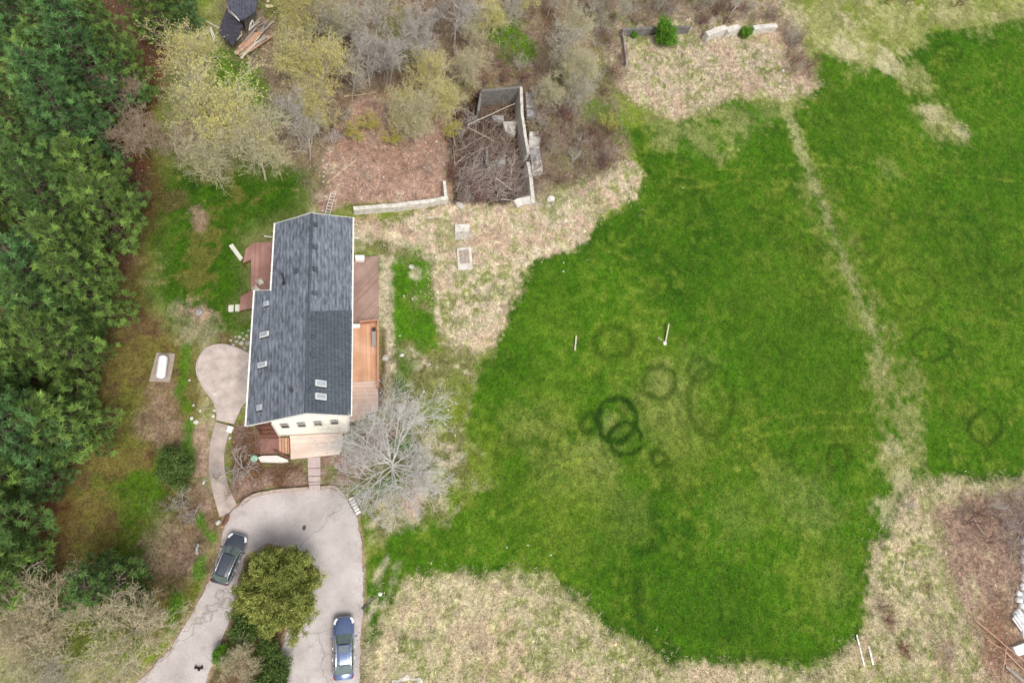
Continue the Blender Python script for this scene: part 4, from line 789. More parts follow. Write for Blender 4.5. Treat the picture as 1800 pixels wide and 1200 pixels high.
# long concrete wall and ruin foundations
def cwall(pts, w_, h, m, label, z0=-.3, name='foundation_wall', jit=.06):
    c = [P(x, y, h) for x, y in pts]; out = []
    for i in range(len(c) - 1):
        k = max(1, int((c[i + 1] - c[i]).length / .5))
        out += [c[i].lerp(c[i + 1], j / k) for j in range(k)]
    out.append(c[-1]); b = MB(); Lr = []; g = random.Random(len(label))
    for i in range(len(out)):
        t = out[min(i + 1, len(out) - 1)] - out[max(i - 1, 0)]; t.z = 0; t.normalize(); nn = Vector((-t.y, t.x, 0)) * w_ / 2 * g.uniform(.9, 1.1); dz = Vector((0, 0, g.uniform(-jit, jit))); Lr.append((out[i] + nn + dz, out[i] - nn + dz))
    n = len(Lr); vs = []
    for l, r in Lr: vs += [l, r, Vector((r.x, r.y, z0)), Vector((l.x, l.y, z0))]
    fs = [(4 * i, 4 * i + 1, 4 * i + 5, 4 * i + 4) for i in range(n - 1)] + [(4 * i + 1, 4 * i + 2, 4 * i + 6, 4 * i + 5) for i in range(n - 1)] + [(4 * i + 3, 4 * i, 4 * i + 4, 4 * i + 7) for i in range(n - 1)] + [(0, 3, 2, 1), (4 * n - 4, 4 * n - 3, 4 * n - 2, 4 * n - 1)]
    b.add(vs, [tuple(reversed(f)) for f in fs]); return tag(b.build(name, m, bevel=.02), label, 'wall')
cwall([(621, 366), (700, 360), (745, 354), (788, 347)], .42, 1.0, M_CONC, 'long low pale concrete wall behind the north end of the house')
cwall([(784, 347), (781, 318)], .3, .9, M_CONC, 'short concrete stub running north from the east end of the long low wall')
cwall([(846, 160), (880, 156), (917, 153)], .32, .9, M_CONCD, 'dark stained north wall of the roofless sunken ruin', -1.8)
cwall([(916, 153), (918, 200), (924, 240), (929, 270)], .34, .9, M_CONC, 'long east wall of the sunken ruin, pale along its top', -1.8)
cwall([(928, 284), (933, 310), (936, 340), (937, 356)], .4, .7, M_CONC, 'broken south east wall piece of the ruin with a bright top', -1.8)
cwall([(846, 160), (841, 195)], .28, .7, M_CONCD, 'short mossy west return wall at the north end of the sunken ruin', -1.8)
cwall([(906, 358), (920, 352), (936, 350)], .9, .5, M_CONC, 'sloping broken concrete wedge at the south end of the ruin', -1.0)
cwall([(856, 262), (856, 285)], .25, .2, M_CONCD, 'thin stub of inner wall in the middle of the sunken ruin', -1.7)
for i, (pts, z, lb) in enumerate([([(931, 232), (946, 230), (951, 246), (947, 262), (929, 258)], .7, 'pale arched concrete block just outside the ruin east wall'), ([(930, 262), (950, 262), (951, 280), (934, 284)], .5, 'rough grey concrete lump below the arched block by the ruin'),
        ([(934, 284), (952, 280), (955, 300), (936, 304)], .75, 'square grey concrete block beside the broken end of the ruin wall'), ([(865, 203), (886, 203), (886, 212), (866, 210)], -1.0, 'pale concrete slab lying inside the ruin'), ([(884, 214), (909, 213), (905, 238), (888, 232)], -1.1, 'tilted grey concrete slab lying inside the ruin near its east wall'),
        ([(871, 281), (889, 280), (889, 289), (872, 288)], -.9, 'small pale concrete chunk inside the ruin among branches'), ([(924, 162), (943, 164), (942, 200), (926, 200)], .4, 'grey ruined concrete pier east of the ruin north wall'), ([(926, 190), (944, 190), (942, 206), (926, 204)], .5, 'low concrete footing below the ruined pier')]):
    b = MB(); b.slab(jag(poly_at(pts, z), .4, .04, i), z - (.5 if z < 0 else .9), z); tag(b.build('concrete_block', (M_CONC, M_GROCK)[i % 2], bevel=.06), lb, 'concrete block')
cwall([(1094, 52), (1130, 50), (1170, 48), (1215, 46)], .3, 1.3, M_CONCD, 'dark weathered west half of the old wall beside the bright green bush')
cwall([(1094, 52), (1099, 80), (1102, 112)], .22, .8, M_GREY, 'thin old wall line running south from the west end of the old wall')
cwall([(1243, 60), (1262, 52), (1277, 48)], .75, 1.3, M_CONC, 'leaning pale concrete wall panel in the brush, left of the joint')
cwall([(1278, 52), (1300, 47)], .8, 1.25, M_CONC, 'leaning pale concrete wall panel between the joint and the small green bush')
cwall([(1325, 48), (1345, 46), (1366, 45)], .6, 1.1, M_CONC, 'pale concrete wall panel right of the small green bush')
# boards, logs, poles
def log(px0, py0, px1, py1, r, m, label, z0=.08, z1=.08, name='log', cat='log', flat=False, grp=None):
    A, B_ = P(px0, py0, z0), P(px1, py1, z1); b = MB(); 
    if flat: b.bar(A, B_, r * 2, .06)
    else:
        k = 5; g = random.Random(int(px0 * 7 + py0)); pts = [A.lerp(B_, i / k) + Vector((g.uniform(-1, 1), g.uniform(-1, 1), 0)) * r * .6 for i in range(k + 1)]; b.tube(pts, [r * (1 - .35 * i / k) for i in range(k + 1)], 7)
    return tag(b.build(name, m), label, cat, grp)
M_WEATH = mat('weathered_board', (.50, .45, .36), .85, .2, 4, stretch=(2, 2, 2))
log(1013, 590, 1010.5, 616, .075, M_WEATH, 'left of two pale stakes in the green field, a short straight board', .25, .1, 'stake', 'stake', True)
log(1176, 569, 1170, 600, .07, M_WEATH, 'right of two pale stakes in the green field, beside a white rock', .5, .1, 'stake', 'stake', True)
log(1157, 593, 1164, 598, .05, M_WEATH, 'small stick by the white rock in the green field', name='stick', cat='stick')
log(1506, 1115, 1519, 1169, .085, M_WHITE, 'left of two long white boards at the lower right corner of the field', name='white_board', cat='board', flat=True)
log(1527, 1134, 1535, 1168, .11, M_WHITE, 'right, shorter of two white boards at the lower right corner of the field', name='white_board', cat='board', flat=True)
log(626, 281, 575, 322, .09, M_TAN, 'long pale board lying across the dirt yard near the tree trunks', name='board', cat='board', flat=True)
log(745, 383, 776, 380, .13, M_WEATH, 'pale broken timber lying south of the long concrete wall', name='timber', cat='timber')
log(562, 347, 575, 345, .1, M_WEATH, 'short pale driftwood piece near the wooden ladder', name='timber', cat='timber')
log(605, 170, 660, 163, .08, M_TAN, 'fallen pole at the top of the dirt yard', name='log')
log(937, 330, 940, 352, .05, M_WEATH, 'thin pale board leaning along the outside of the ruin wall', .5, .1, 'board', 'board', True)
log(925, 375, 903, 404, .06, M_WEATH, 'upper of two thin grey boards on the dry grass below the ruin', name='board', cat='board', flat=True)
log(928, 388, 913, 412, .05, M_WEATH, 'lower of two thin grey boards on the dry grass below the ruin', name='board', cat='board', flat=True)
log(919, 1078, 934, 1116, .05, M_WEATH, 'left of two thin sticks on the dry mound', name='stick', cat='stick'); log(948, 1102, 936, 1162, .04, M_WEATH, 'right, longer of two thin sticks on the dry mound', name='stick', cat='stick')
log(1715, 1090, 1805, 1165, .07, M_LUMBER, 'longest thin pole in the lumber heap at the lower right', .4, .9, 'pole', 'pole')
log(1735, 1124, 1768, 1143, .06, M_LUMBER, 'short thin pole just below the longest pole at the lower right', .3, .5, 'pole', 'pole')
log(1768, 1138, 1762, 1196, .07, M_LUMBER, 'thin pole lying nearly north to south in the heap at the lower right', .8, .2, 'pole', 'pole')
log(1768, 1146, 1805, 1182, .09, M_LUMBER, 'tan board in the heap beneath the longest pole', .4, .5, 'pole', 'pole')
log(1768, 1170, 1800, 1198, .16, M_GREY, 'thick grey beam at the lower right corner', .3, .3, 'beam', 'beam', True)
log(1744, 1188, 1765, 1187, .05, M_TAN, 'short stick lying east to west near the thick grey beam', name='stick', cat='stick')
log(1703, 898, 1729, 938, .06, M_WEATH, 'thin bleached branch at the edge of the brush pile on the right', .1, .5, 'branch', 'branch')
log(1580, 1006, 1591, 988, .10, M_WEATH, 'short bleached log in the dry grass right of the field', name='log'); log(1605, 985, 1609, 1010, .06, M_WEATH, 'thin pale stick right of the short bleached log', name='stick', cat='stick')
log(1658, 1136, 1690, 1158, .07, M_GREY, 'upper grey board in the small pile near the lower right track', name='board', cat='board'); log(1640, 1128, 1668, 1150, .05, M_GREY, 'lower left grey board in the small pile near the lower right track', name='board', cat='board')
log(1585, 1030, 1605, 1055, .04, M_WEATH, 'thin forked stick in the dry grass near the purple bush', name='stick', cat='stick'); log(1630, 1080, 1648, 1112, .05, M_WEATH, 'thin pole along the worn track at the lower right', name='stick', cat='stick')
log(1548, 600, 1549, 601, .04, M_WEATH, 'small stick on the worn track across the field', name='stick', cat='stick')
log(636, 1070, 662, 1049, .07, M_DARKM, 'dark fallen garden lamp pole lying in the grass beside the driveway', .15, .5, 'fallen_pole', 'pole')
rock('lamp_globe', 668, 1043, .22, 'whitish globe at the end of the dark fallen pole by the driveway', 'globe', m=M_WHITE, flat=1)
log(346, 972, 348, 955, .13, M_GROCK, 'upright grey stone post at the left edge of the driveway', 0, .9, 'stone_post', 'post')
log(400, 908, 391, 925, .2, M_BROWNW, 'dark rotten stump at the mouth of the garden path', .2, .2, 'stump', 'stump')
for k, (x0, y0, x1, y1) in enumerate([(345, 1169, 348, 1174), (348, 1176, 353, 1177), (353, 1177, 356, 1170), (351, 1176, 352, 1164)]): pass
t = thing('dead_plant', P(351, 1174, 0), 'small black three lobed clump at the edge of the left driveway arm', 'plant'); b = MB()
for dx, dy in ((-.28, .12), (0, -.06), (.2, .05)): b.tube([(dx * .3, dy * .3, 0), (dx, dy, .22), (dx * 1.1, dy + .08, .3)], [.06, .12, .03], 7)
b.build('lobes', mat('black_leaf', (.02, .009, .01), .8, .3), t); b = MB(); b.tube([(0, 0, 0), (.05, .3, .5)], .015, 4); b.build('stalk', M_BROWNW, t)
b = MB(); b.slab(jag(poly_at([(532, 924), (537, 922), (538, 928), (534, 932), (531, 929)], .02), .1, .03), .0, .022); tag(b.build('dark_patch', mat('damp_patch', (.06, .05, .045), .6)), 'small dark oil stain on the driveway near the garden steps', 'stain')
# patio chairs on the west deck
def chair(px, py, rz, label):
    t = thing('deck_chair', P(px, py, .75) , label, 'chair', 'pale folding chairs on the west deck', rz)
    b = MB(); b.box((0, 0, .42), (.5, .5, .04)); b.build('seat', M_PALE, t); b = MB(); b.box((-.27, 0, .72), (.04, .5, .5), ry=-.25); b.build('backrest', M_PALE, t)
    for sx in (-1, 1):
        for sy in (-1, 1): b = MB(); b.box((sx * .22, sy * .24, .2), (.04, .04, .42)); b.build('leg', M_WHITE, t)
    for sy in (-1, 1): b = MB(); b.box((0, sy * .27, .62), (.5, .05, .03)); b.build('armrest', M_PALE, t)
chair(459, 499, .5, 'upper pale chair on the west deck, clear of the roof edge'); chair(452, 512, .8, 'lower pale chair on the west deck, half under the roof edge')
# shed and lumber
ZS = 2.6
sh = thing('garden_shed', P(425, 45, 0), 'dark roofed weathered shed with white window frames at the top of the picture', 'shed')
def quadp(pts, z): return [P(x, y, z if not hasattr(z, '__len__') else z[i]) for i, (x, y) in enumerate(pts)]
M_SHR = shingles('shed_roof', (.045, .045, .065), (.085, .09, .12), 3, 3); M_SHW = mat('shed_wall', (.20, .17, .14), .85, .3, 4); M_LEAN = shingles('lean_to_roof', (.035, .03, .042), (.06, .055, .075), 2, 4)
def prism(name, ring, zs, dz, m, parent):
    top = quadp(ring, zs); bot = [p - Vector((0, 0, dz)) for p in top]
    if (top[1] - top[0]).cross(top[2] - top[0]).z < 0: top.reverse(); bot.reverse()
    b = MB(); b.hexa(bot, top); return b.build(name, m, parent, True)
prism('roof', [(398, -20), (400, 12), (424, 36), (448, 22), (457, -20)], [3.7, 3.6, 3.5, 3.4, 3.6], .14, M_SHR, sh)
prism('upper_wall', [(408, -20), (409, 0), (426, 20), (441, 8), (444, -20)], [3.1] * 5, 3.1, M_SHW, sh)
prism('lean_to_roof', [(399, 14), (423, 38), (427, 46), (409, 82), (384, 56), (392, 32)], [2.5, 2.5, 2.4, 1.9, 1.9, 2.2], .12, M_LEAN, sh)
prism('lower_wall', [(405, 16), (421, 30), (420, 40), (409, 62), (395, 46)], [1.75] * 5, 1.8, M_SHW, sh)
def wframe(pts, zs, label=None):
    c = quadp(pts, zs); b = MB()
    for i in range(4): b.bar(c[i], c[(i + 1) % 4], .09, .09)
    b.bar((c[0] + c[1]) / 2, (c[2] + c[3]) / 2, .05, .05); b.build('window_frame', M_WHITE, sh, True)
wframe([(400, 13), (420, 36), (421, 38), (402, 20)], [3.3, 3.3, 2.6, 2.6]); wframe([(416, 71), (425, 61), (424, 55), (417, 64)], [1.3, 1.3, 1.9, 1.9]); wframe([(438, 54), (447, 44), (444, 36), (440, 43)], [1.5, 1.5, 2.2, 2.2])
b = MB(); b.bar(P(361, 37, 1.2), P(387, 51, 1.6), .12, .1); tag(b.build('pale_beam', M_WEATH), 'pale beam sticking out west of the shed', 'beam')
t = thing('window_sash', P(372, 62, 0), 'old white window frame leaning against the shed west side', 'window frame'); c = quadp([(369, 48), (377, 76), (378, 68), (371, 49)], [1.2, .2, 1.0, 1.9])
b = MB(); 
for i in range(4): b.bar(c[i], c[(i + 1) % 4], .08, .06)
b.build('frame', M_WHITE, t, True)
g = random.Random(3); lum = [M_LUMBER, M_TAN, M_GREY, M_WEATH]
for i in range(26):
    o_ = g.uniform(-7, 17); s_ = g.uniform(-5, 14)
    ex = (416 + o_ * .75 + s_ * .9, 92 + o_ * .5 - s_ * .8); ey = (ex[0] + g.uniform(24, 40), ex[1] - g.uniform(22, 34))
    log(ex[0], ex[1], ey[0], ey[1], g.uniform(.07, .13), lum[0 if i % 5 < 2 else g.randrange(1, 4)], 'plank in the heap of sawn lumber beside the shed', g.uniform(.1, .9), g.uniform(.2, 1.0), 'plank', 'plank', True, 'planks heaped beside the shed')
for i in range(7):
    x0 = g.uniform(436, 462); y0 = g.uniform(40, 66); log(x0, y0, x0 + g.uniform(10, 22), y0 - g.uniform(10, 22), .07, lum[2 + i % 2], 'grey weathered plank strewn north of the sawn lumber heap', .2, .4, 'plank', 'plank', True, 'grey planks strewn beside the shed')
for i in range(6):
    x0 = g.uniform(468, 478); y0 = g.uniform(0, 14); rock('firewood_chunk', x0, y0, .22, 'pale yellow split firewood chunk east of the shed', 'firewood', 'firewood chunks by the shed', mat('split_wood', (.62, .52, .28), .8))
# white rubble at the right edge
for i, (x, y, r_2) in enumerate([(1797, 950, .5), (1799, 968, .5), (1796, 985, .45), (1799, 1000, .5), (1797, 1015, .4), (1797, 1034, .45), (1788, 1054, .45), (1799, 1048, .6), (1787, 1075, .4), (1783, 1085, .45), (1792, 1082, .5), (1799, 1075, .5), (1794, 1098, .6), (1788, 1092, .45), (1799, 1110, .5), (1782, 1078, .3), (1808, 958, .6), (1812, 980, .6), (1810, 1005, .6), (1812, 1030, .6), (1814, 1055, .7), (1812, 1090, .7), (1815, 1115, .6), (1806, 1042, .5), (1794, 1028, .3), (1788, 1042, .35), (1793, 1064, .4)]):
    rock('rubble_chunk', x, y, r_2 * 1.15, 'white broken concrete chunk in the rubble heap at the right edge', 'rubble', 'white rubble chunks at the right edge', mat('white_rubble', (.70, .70, .70), .8, .12, 5, .3, 8) if i == 0 else bpy.data.materials['white_rubble'], .8)
for x0, y0, x1, y1, w_ in [(1783, 1083, 1800, 1106, .1), (1788, 1079, 1806, 1102, .12), (1780, 1086, 1796, 1108, .09)]: log(x0, y0, x1, y1, w_, M_WHITE, 'white board lying on the rubble heap at the right edge', .55, .6, 'white_board', 'board', True, 'white boards on the rubble heap')
slab_thing([(1781, 1137), (1806, 1128), (1812, 1146), (1789, 1153)], .5, M_WHITE, 'painted_board', 'bright white square panel at the lower right edge', 'panel')
b = MB(); b.slab(jag(poly_at([(690, 1196), (715, 1186), (745, 1192), (750, 1225), (690, 1225)], .03), .4, .15), -.1, .03); tag(b.build('gravel_patch', M_CONC), kind='structure')
# ================================================================== VEGETATION
def tubes(PTS, RS, k=3):
    """PTS (N,K,3), RS (N,K) -> verts, quads"""
    N, K, _ = PTS.shape; T = np.gradient(PTS, axis=1); T /= np.linalg.norm(T, axis=2, keepdims=True) + 1e-9
    ref = np.where(np.abs(T[..., 2:3]) < .9, np.array([0, 0, 1.0]), np.array([1.0, 0, 0])); U = np.cross(T, ref); U /= np.linalg.norm(U, axis=2, keepdims=True) + 1e-9; W = np.cross(T, U)
    a = np.arange(k) * 2 * np.pi / k
    V = PTS[:, :, None] + (U[:, :, None] * np.cos(a)[:, None] + W[:, :, None] * np.sin(a)[:, None]) * RS[:, :, None, None]
    i = np.arange(N)[:, None, None] * K * k; s = np.arange(K - 1)[None, :, None] * k; j = np.arange(k)[None, None]; jn = (j + 1) % k
    Q = np.stack([i + s + j, i + s + jn, i + s + k + jn, i + s + k + j], -1).reshape(-1, 4)
    return V.reshape(-1, 3), Q
def join(parts):
    Vs, Qs, b = [], [], 0
    for V, Q in parts: Vs.append(V); Qs.append(Q + b); b += len(V)
    return np.concatenate(Vs), np.concatenate(Qs)
def unit(v): return v / (np.linalg.norm(v, axis=-1, keepdims=True) + 1e-9)
def skeleton(seed, H, R, trunk=.22, lv=4, nch=(7, 5, 5, 5), r0=.16, up=.25, spread=1.0, curl=.25, twigr=.011, ratio=(.62, .6, .55, .5), start=.3):
    """levels of polylines: level 0 the trunk(s)"""
    g = np.random.default_rng(seed); levels = []
    K = 5; base = np.zeros((1, 3)); d = np.array([[g.normal() * .05, g.normal() * .05, 1.0]]); Lh = H * (trunk + .35)
    def poly(p, d, L, K, curl, up):
        N = len(p); out = np.zeros((N, K, 3)); out[:, 0] = p; dd = unit(d); st = (L / (K - 1))[:, None]
        for k in range(1, K):
            dd = unit(dd + g.normal(size=(N, 3)) * curl + np.array([0, 0, up]) * .25); out[:, k] = out[:, k - 1] + dd * st
        return out, dd
    PT, D = poly(base, d, np.array([Lh]), K, .06, .2); rs = np.linspace(r0, r0 * .55, K)[None]; levels.append((PT, rs))
    par, pr, pL = PT, rs, np.array([Lh])
    for l in range(lv):
        n = nch[l]; N = len(par); t = g.uniform(start if l else trunk / (trunk + .35), 1, (N, n)); t[:, -1] = 1.0; kk = t * (par.shape[1] - 1); i0 = np.minimum(kk.astype(int), par.shape[1] - 2); f = (kk - i0)[..., None]
        ii = np.arange(N)[:, None]; p = par[ii, i0] * (1 - f) + par[ii, i0 + 1] * f; td = unit(par[ii, i0 + 1] - par[ii, i0]); prr = pr[ii, i0] * (1 - f[..., 0]) + pr[ii, i0 + 1] * f[..., 0]
        rv = g.normal(size=(N, n, 3)); rv -= (rv * td).sum(-1, keepdims=True) * td; rv = unit(rv)
        if l == 0: ang = np.arange(n) * 2 * np.pi / n + g.uniform(0, .6, n); rv = np.stack([np.cos(ang), np.sin(ang), np.zeros(n)], -1)[None]
        a = (g.uniform(.55, 1.05, (N, n, 1)) if l == 0 else g.uniform(.35, .95, (N, n, 1))) * spread; dd = td * np.cos(a) + rv * np.sin(a)
        if l == 0: L = np.full(N * n, R * .80) * g.uniform(.75, 1.15, N * n)
        else: L = np.repeat(pL, n) * ratio[l] * g.uniform(.6, 1.25, N * n)
        K = (6, 5, 4, 3)[l]; r_ = np.maximum((prr * .62).reshape(-1), twigr)
        if l == lv - 1: r_ = np.full(len(r_), twigr)
        PT, D = poly(p.reshape(-1, 3), dd.reshape(-1, 3), L, K, curl * (.5 + .25 * l), up if l < 2 else up * .5); rs = r_[:, None] * np.linspace(1, .5, K)[None]; rs = np.maximum(rs, twigr * .7)
        levels.append((PT, rs)); par, pr, pL = PT, rs, L
    return levels, D
def leaf_tris(C_, D_, n, ln, wd, g, spread=1.0, up=.3, tint=None, jit=.35):
    """n small pointed leaves round each centre"""
    N = len(C_); d = unit(g.normal(size=(N, n, 3)) * spread + D_[:, None] + np.array([0, 0, up])); s = unit(np.cross(d, g.normal(size=(N, n, 3)))); L_ = g.uniform(.6, 1.3, (N, n, 1)) * ln
    o = C_[:, None] + g.normal(size=(N, n, 3)) * ln * jit
    V = np.stack([o - s * wd / 2, o + s * wd / 2, o + d * L_ + s * wd * .15, o + d * L_ - s * wd * .15], 2).reshape(-1, 3); Q = np.arange(N * n * 4).reshape(-1, 4)
    t = None
    if tint is not None: t = np.repeat(tint, n * 4, axis=0) * g.uniform(.8, 1.2, (N * n, 1)).repeat(4, 0)
    return V, Q, t
M_BARKG = mat('grey_bark', (.50, .46, .42), .9, .2, 4); M_BARKP = mat('pale_twig', (.54, .48, .36), .9, .25, 2); M_BARKB = mat('brown_twig', (.38, .29, .22), .9, .3, 2); M_BARKD = mat('dark_bark', (.12, .09, .07), .9, .3, 4); M_SILV = mat('silver_twig', (.62, .60, .58), .9, .15, 3)
M_BUD = mat('bud_leaf', (1, 1, 1), .8, .12, 2, tint=True); M_NEEDLE = mat('pine_needle', (1, 1, 1), .75, .15, 1.5, tint=True, spec=.25); M_LEAF = mat('leaf', (1, 1, 1), .7, .15, 2, tint=True, spec=.3)
PROTO = {}
def bare(key, seed, H, R, bark, bud=None, nb=0, budl=.09, **kw):
    lv, D = skeleton(seed, H, R, **kw); g = np.random.default_rng(seed + 1)
    k = (8, 6, 4, 3, 3)
    V0, Q0 = join([tubes(p, r, k[i]) for i, (p, r) in enumerate(lv[:2])]); V1, Q1 = join([tubes(p, r, k[min(4, i + 2)]) for i, (p, r) in enumerate(lv[2:])])
    r = thing('tree', (0, 0, -50), 'tree', 'tree'); o1 = npmesh('trunk', V0, Q0, bark, r); o2 = npmesh('crown', V1, Q1, bark, r); kids = [o1, o2]
    if bud is not None:
        tip = lv[-1][0][:, -1]; mid = lv[-1][0][:, 1]; C_ = np.concatenate([tip, mid]); DD = np.concatenate([D, D])
        t = np.array(bud)[None] * g.uniform(.7, 1.35, (len(C_), 1)) * (1 + g.normal(size=(len(C_), 3)) * .05)
        V, Q, t = leaf_tris(C_, DD, nb, budl, budl * .6, g, 1.2, .3, t); kids.append(npmesh('buds', V, Q, M_BUD, r, tint=t))
    PROTO[key] = (r, kids); return r
def pine(key, seed, H, R, base_c, tip_c, z0=.12):
    g = np.random.default_rng(seed); r = thing('tree', (0, 0, -50), 'tree', 'tree'); tr = np.array([[[0, 0, 0], [g.normal() * .1, g.normal() * .1, H * .5], [g.normal() * .15, g.normal() * .15, H]]]); V0, Q0 = tubes(tr, np.array([[.24, .15, .03]]), 8)
    B = []; z = H * z0; ph = 0
    C_ = []; DD = []; TT = []
    while z < H - .3:
        f = (z / H); rad_ = R * (1 - f) ** .62 * (1 if f > .25 else .7 + f * 1.2); n = 6 if f < .8 else 5; ph += 1.1
        for k in range(n):
            a = ph + k * 2 * np.pi / n + g.normal() * .18; L_ = rad_ * g.uniform(.72, 1.2); rise = .10 + f * .5
            K = 6; s = np.linspace(0, 1, K); h = np.array([np.cos(a), np.sin(a)]); pts = np.zeros((K, 3)); pts[:, :2] = h * (s * L_)[:, None]; pts[:, 2] = z + (rise * s * L_ - .12 * L_ * np.sin(s * 3.1) + .12 * L_ * s ** 2); B.append(pts)
            nb = max(2, int(L_ / .72))
            for q_ in range(nb):
                s_ = .25 + .75 * (q_ + g.uniform(0, .8)) / nb; w_ = (1.08 - s_) * .38 * L_ * g.uniform(.5, 1.0) + .12
                for sd_ in ((-1, 1) if q_ < nb - 1 else (0,)):
                    c = np.array([h[0] * s_ * L_, h[1] * s_ * L_, np.interp(s_, s, pts[:, 2])]); per = np.array([-h[1], h[0]]) * sd_
                    nn = max(1, int(w_ / .72))
                    for m_ in range(nn):
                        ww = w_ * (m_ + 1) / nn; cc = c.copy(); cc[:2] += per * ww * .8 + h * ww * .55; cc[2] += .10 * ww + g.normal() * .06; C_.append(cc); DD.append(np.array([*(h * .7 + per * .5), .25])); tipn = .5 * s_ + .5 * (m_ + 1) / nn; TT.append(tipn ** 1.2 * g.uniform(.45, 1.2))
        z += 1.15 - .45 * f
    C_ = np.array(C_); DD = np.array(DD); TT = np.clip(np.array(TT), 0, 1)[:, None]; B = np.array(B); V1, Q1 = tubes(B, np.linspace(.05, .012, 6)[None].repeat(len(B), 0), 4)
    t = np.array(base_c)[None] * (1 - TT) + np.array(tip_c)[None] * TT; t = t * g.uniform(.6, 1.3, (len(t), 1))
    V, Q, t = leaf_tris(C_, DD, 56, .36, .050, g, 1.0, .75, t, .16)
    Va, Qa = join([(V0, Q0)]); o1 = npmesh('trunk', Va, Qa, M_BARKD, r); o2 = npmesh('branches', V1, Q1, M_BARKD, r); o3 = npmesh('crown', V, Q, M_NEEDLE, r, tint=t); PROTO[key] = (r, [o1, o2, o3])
def leafy(key, seed, H, R, c1, c2, n=20, ln=.2, bark=None, lv=3, ncl=None, spread=1.2, squash=1.0, **kw):
    L_, D = skeleton(seed, H, R, lv=lv, **kw); g = np.random.default_rng(seed + 5); k = (8, 5, 4, 3, 3); r = thing('tree', (0, 0, -50), 'tree', 'tree')
    V0, Q0 = join([tubes(p, q, k[i]) for i, (p, q) in enumerate(L_)]); o1 = npmesh('trunk', V0, Q0, bark or M_BARKD, r)
    C_ = np.concatenate([L_[-1][0][:, -1], L_[-1][0][:, 1], L_[-2][0][:, -1]]); DD = unit(C_ - np.array([0, 0, H * .45])); hz = np.clip((C_[:, 2] / max(C_[:, 2].max(), 1)), 0, 1)
    rr_ = g.random((len(C_), 1)); t = np.array(c1)[None] * (1 - rr_) + np.array(c2)[None] * rr_
    V, Q, t = leaf_tris(C_, DD, n, ln, ln * .38, g, spread, .3, t, .8); o2 = npmesh('crown', V, Q, M_LEAF, r, tint=t); PROTO[key] = (r, [o1, o2])

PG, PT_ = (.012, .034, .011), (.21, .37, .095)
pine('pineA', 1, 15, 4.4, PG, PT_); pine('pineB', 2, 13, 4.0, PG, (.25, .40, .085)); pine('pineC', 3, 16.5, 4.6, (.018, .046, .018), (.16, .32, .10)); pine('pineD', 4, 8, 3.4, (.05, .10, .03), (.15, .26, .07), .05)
YB = (.60, .57, .17)
bare('budA', 11, 9.5, 4.4, M_BARKP, YB, 4, .09, nch=(12, 8, 6, 5), r0=.14, up=.5, ratio=(.8, .62, .6, .6)); bare('budB', 12, 8.5, 4.0, M_BARKP, (.50, .47, .23), 2, .085, nch=(12, 8, 6, 5), r0=.13, up=.5, ratio=(.8, .62, .6, .6))
bare('yelA', 13, 10, 4.0, M_BARKP, (.52, .47, .11), 3, .09, nch=(10, 8, 6, 5), r0=.12, up=.7, ratio=(.8, .6, .6, .6)); bare('brnA', 14, 9, 3.6, M_BARKB, (.38, .29, .19), 2, .08, nch=(10, 8, 6, 5), r0=.11, up=.6)
bare('gryA', 15, 11, 3.8, M_BARKG, None, 0, nch=(9, 7, 6, 6), r0=.12, up=.6, twigr=.011); bare('gryB', 16, 10, 3.3, M_BARKG, (.42, .38, .27), 2, .07, nch=(9, 7, 6, 5), r0=.10, up=.8, twigr=.010)
bare('silver', 17, 7.6, 5.4, M_SILV, None, 0, nch=(18, 9, 7, 6), r0=.15, up=.14, twigr=.0105, curl=.16, trunk=.12, ratio=(.8, .62, .55, .5), spread=1.12)
bare('tanA', 18, 6.5, 3.9, M_BARKP, (.48, .40, .22), 2, .08, nch=(12, 8, 6, 5), r0=.12, up=.4)
bare('shrA', 19, 2.6, 1.5, M_BARKB, (.25, .17, .10), 2, .05, nch=(9, 5, 4), lv=3, r0=.05, up=.5, trunk=.05, twigr=.010); bare('shrB', 20, 2.4, 1.6, M_BARKG, None, 0, nch=(10, 5, 4), lv=3, r0=.05, up=.35, trunk=.05, twigr=.010)
bare('shrC', 21, 2.8, 1.5, mat('reddish_twig', (.21, .105, .09), .9, .3, 2), None, 0, nch=(10, 6, 5), lv=3, r0=.05, up=.5, trunk=.05, twigr=.009); bare('shrY', 22, 3.2, 1.7, M_BARKP, (.42, .38, .05), 6, .09, nch=(9, 6, 5), lv=3, r0=.05, up=.5, trunk=.05, twigr=.009)
leafy('olive', 30, 7.6, 3.3, (.15, .18, .035), (.36, .39, .095), 60, .20, nch=(26, 10, 7), curl=.12, r0=.2, up=.10, trunk=.10, ratio=(.8, .62, .5, .5), spread=1.25)
leafy('dkshr', 31, 2.6, 1.7, (.05, .10, .02), (.15, .22, .05), 22, .22, nch=(10, 6, 5), r0=.08, up=.2, trunk=.05)
leafy('green', 32, 3.0, 1.5, (.07, .20, .015), (.18, .36, .035), 26, .17, nch=(10, 6, 5), r0=.07, up=.3, trunk=.05, spread=1.2)
for k_, (r, kids) in PROTO.items():
    for c in kids: c['proto'] = 1
def put(key, px, py, zc, label, cat, name, group=None, sc=1.0, rz=None, zs=1.0):
    """px, py: where the crown's middle (height zc) stands"""
    g = random.Random(int(px * 31 + py * 7)); p = P(px, py, zc); r, kids = PROTO[key]; z = gz(p.x, p.y)
    o = dup(r, (p.x, p.y, z - .05), g.uniform(0, 6.28) if rz is None else rz, label, group, (sc, sc, sc * zs), kids); o.name = name; o['category'] = cat
    return o
G1 = 'pines of the dark stand along the left edge'
LP = 'dark green pine in the dense evergreen stand along the left edge'
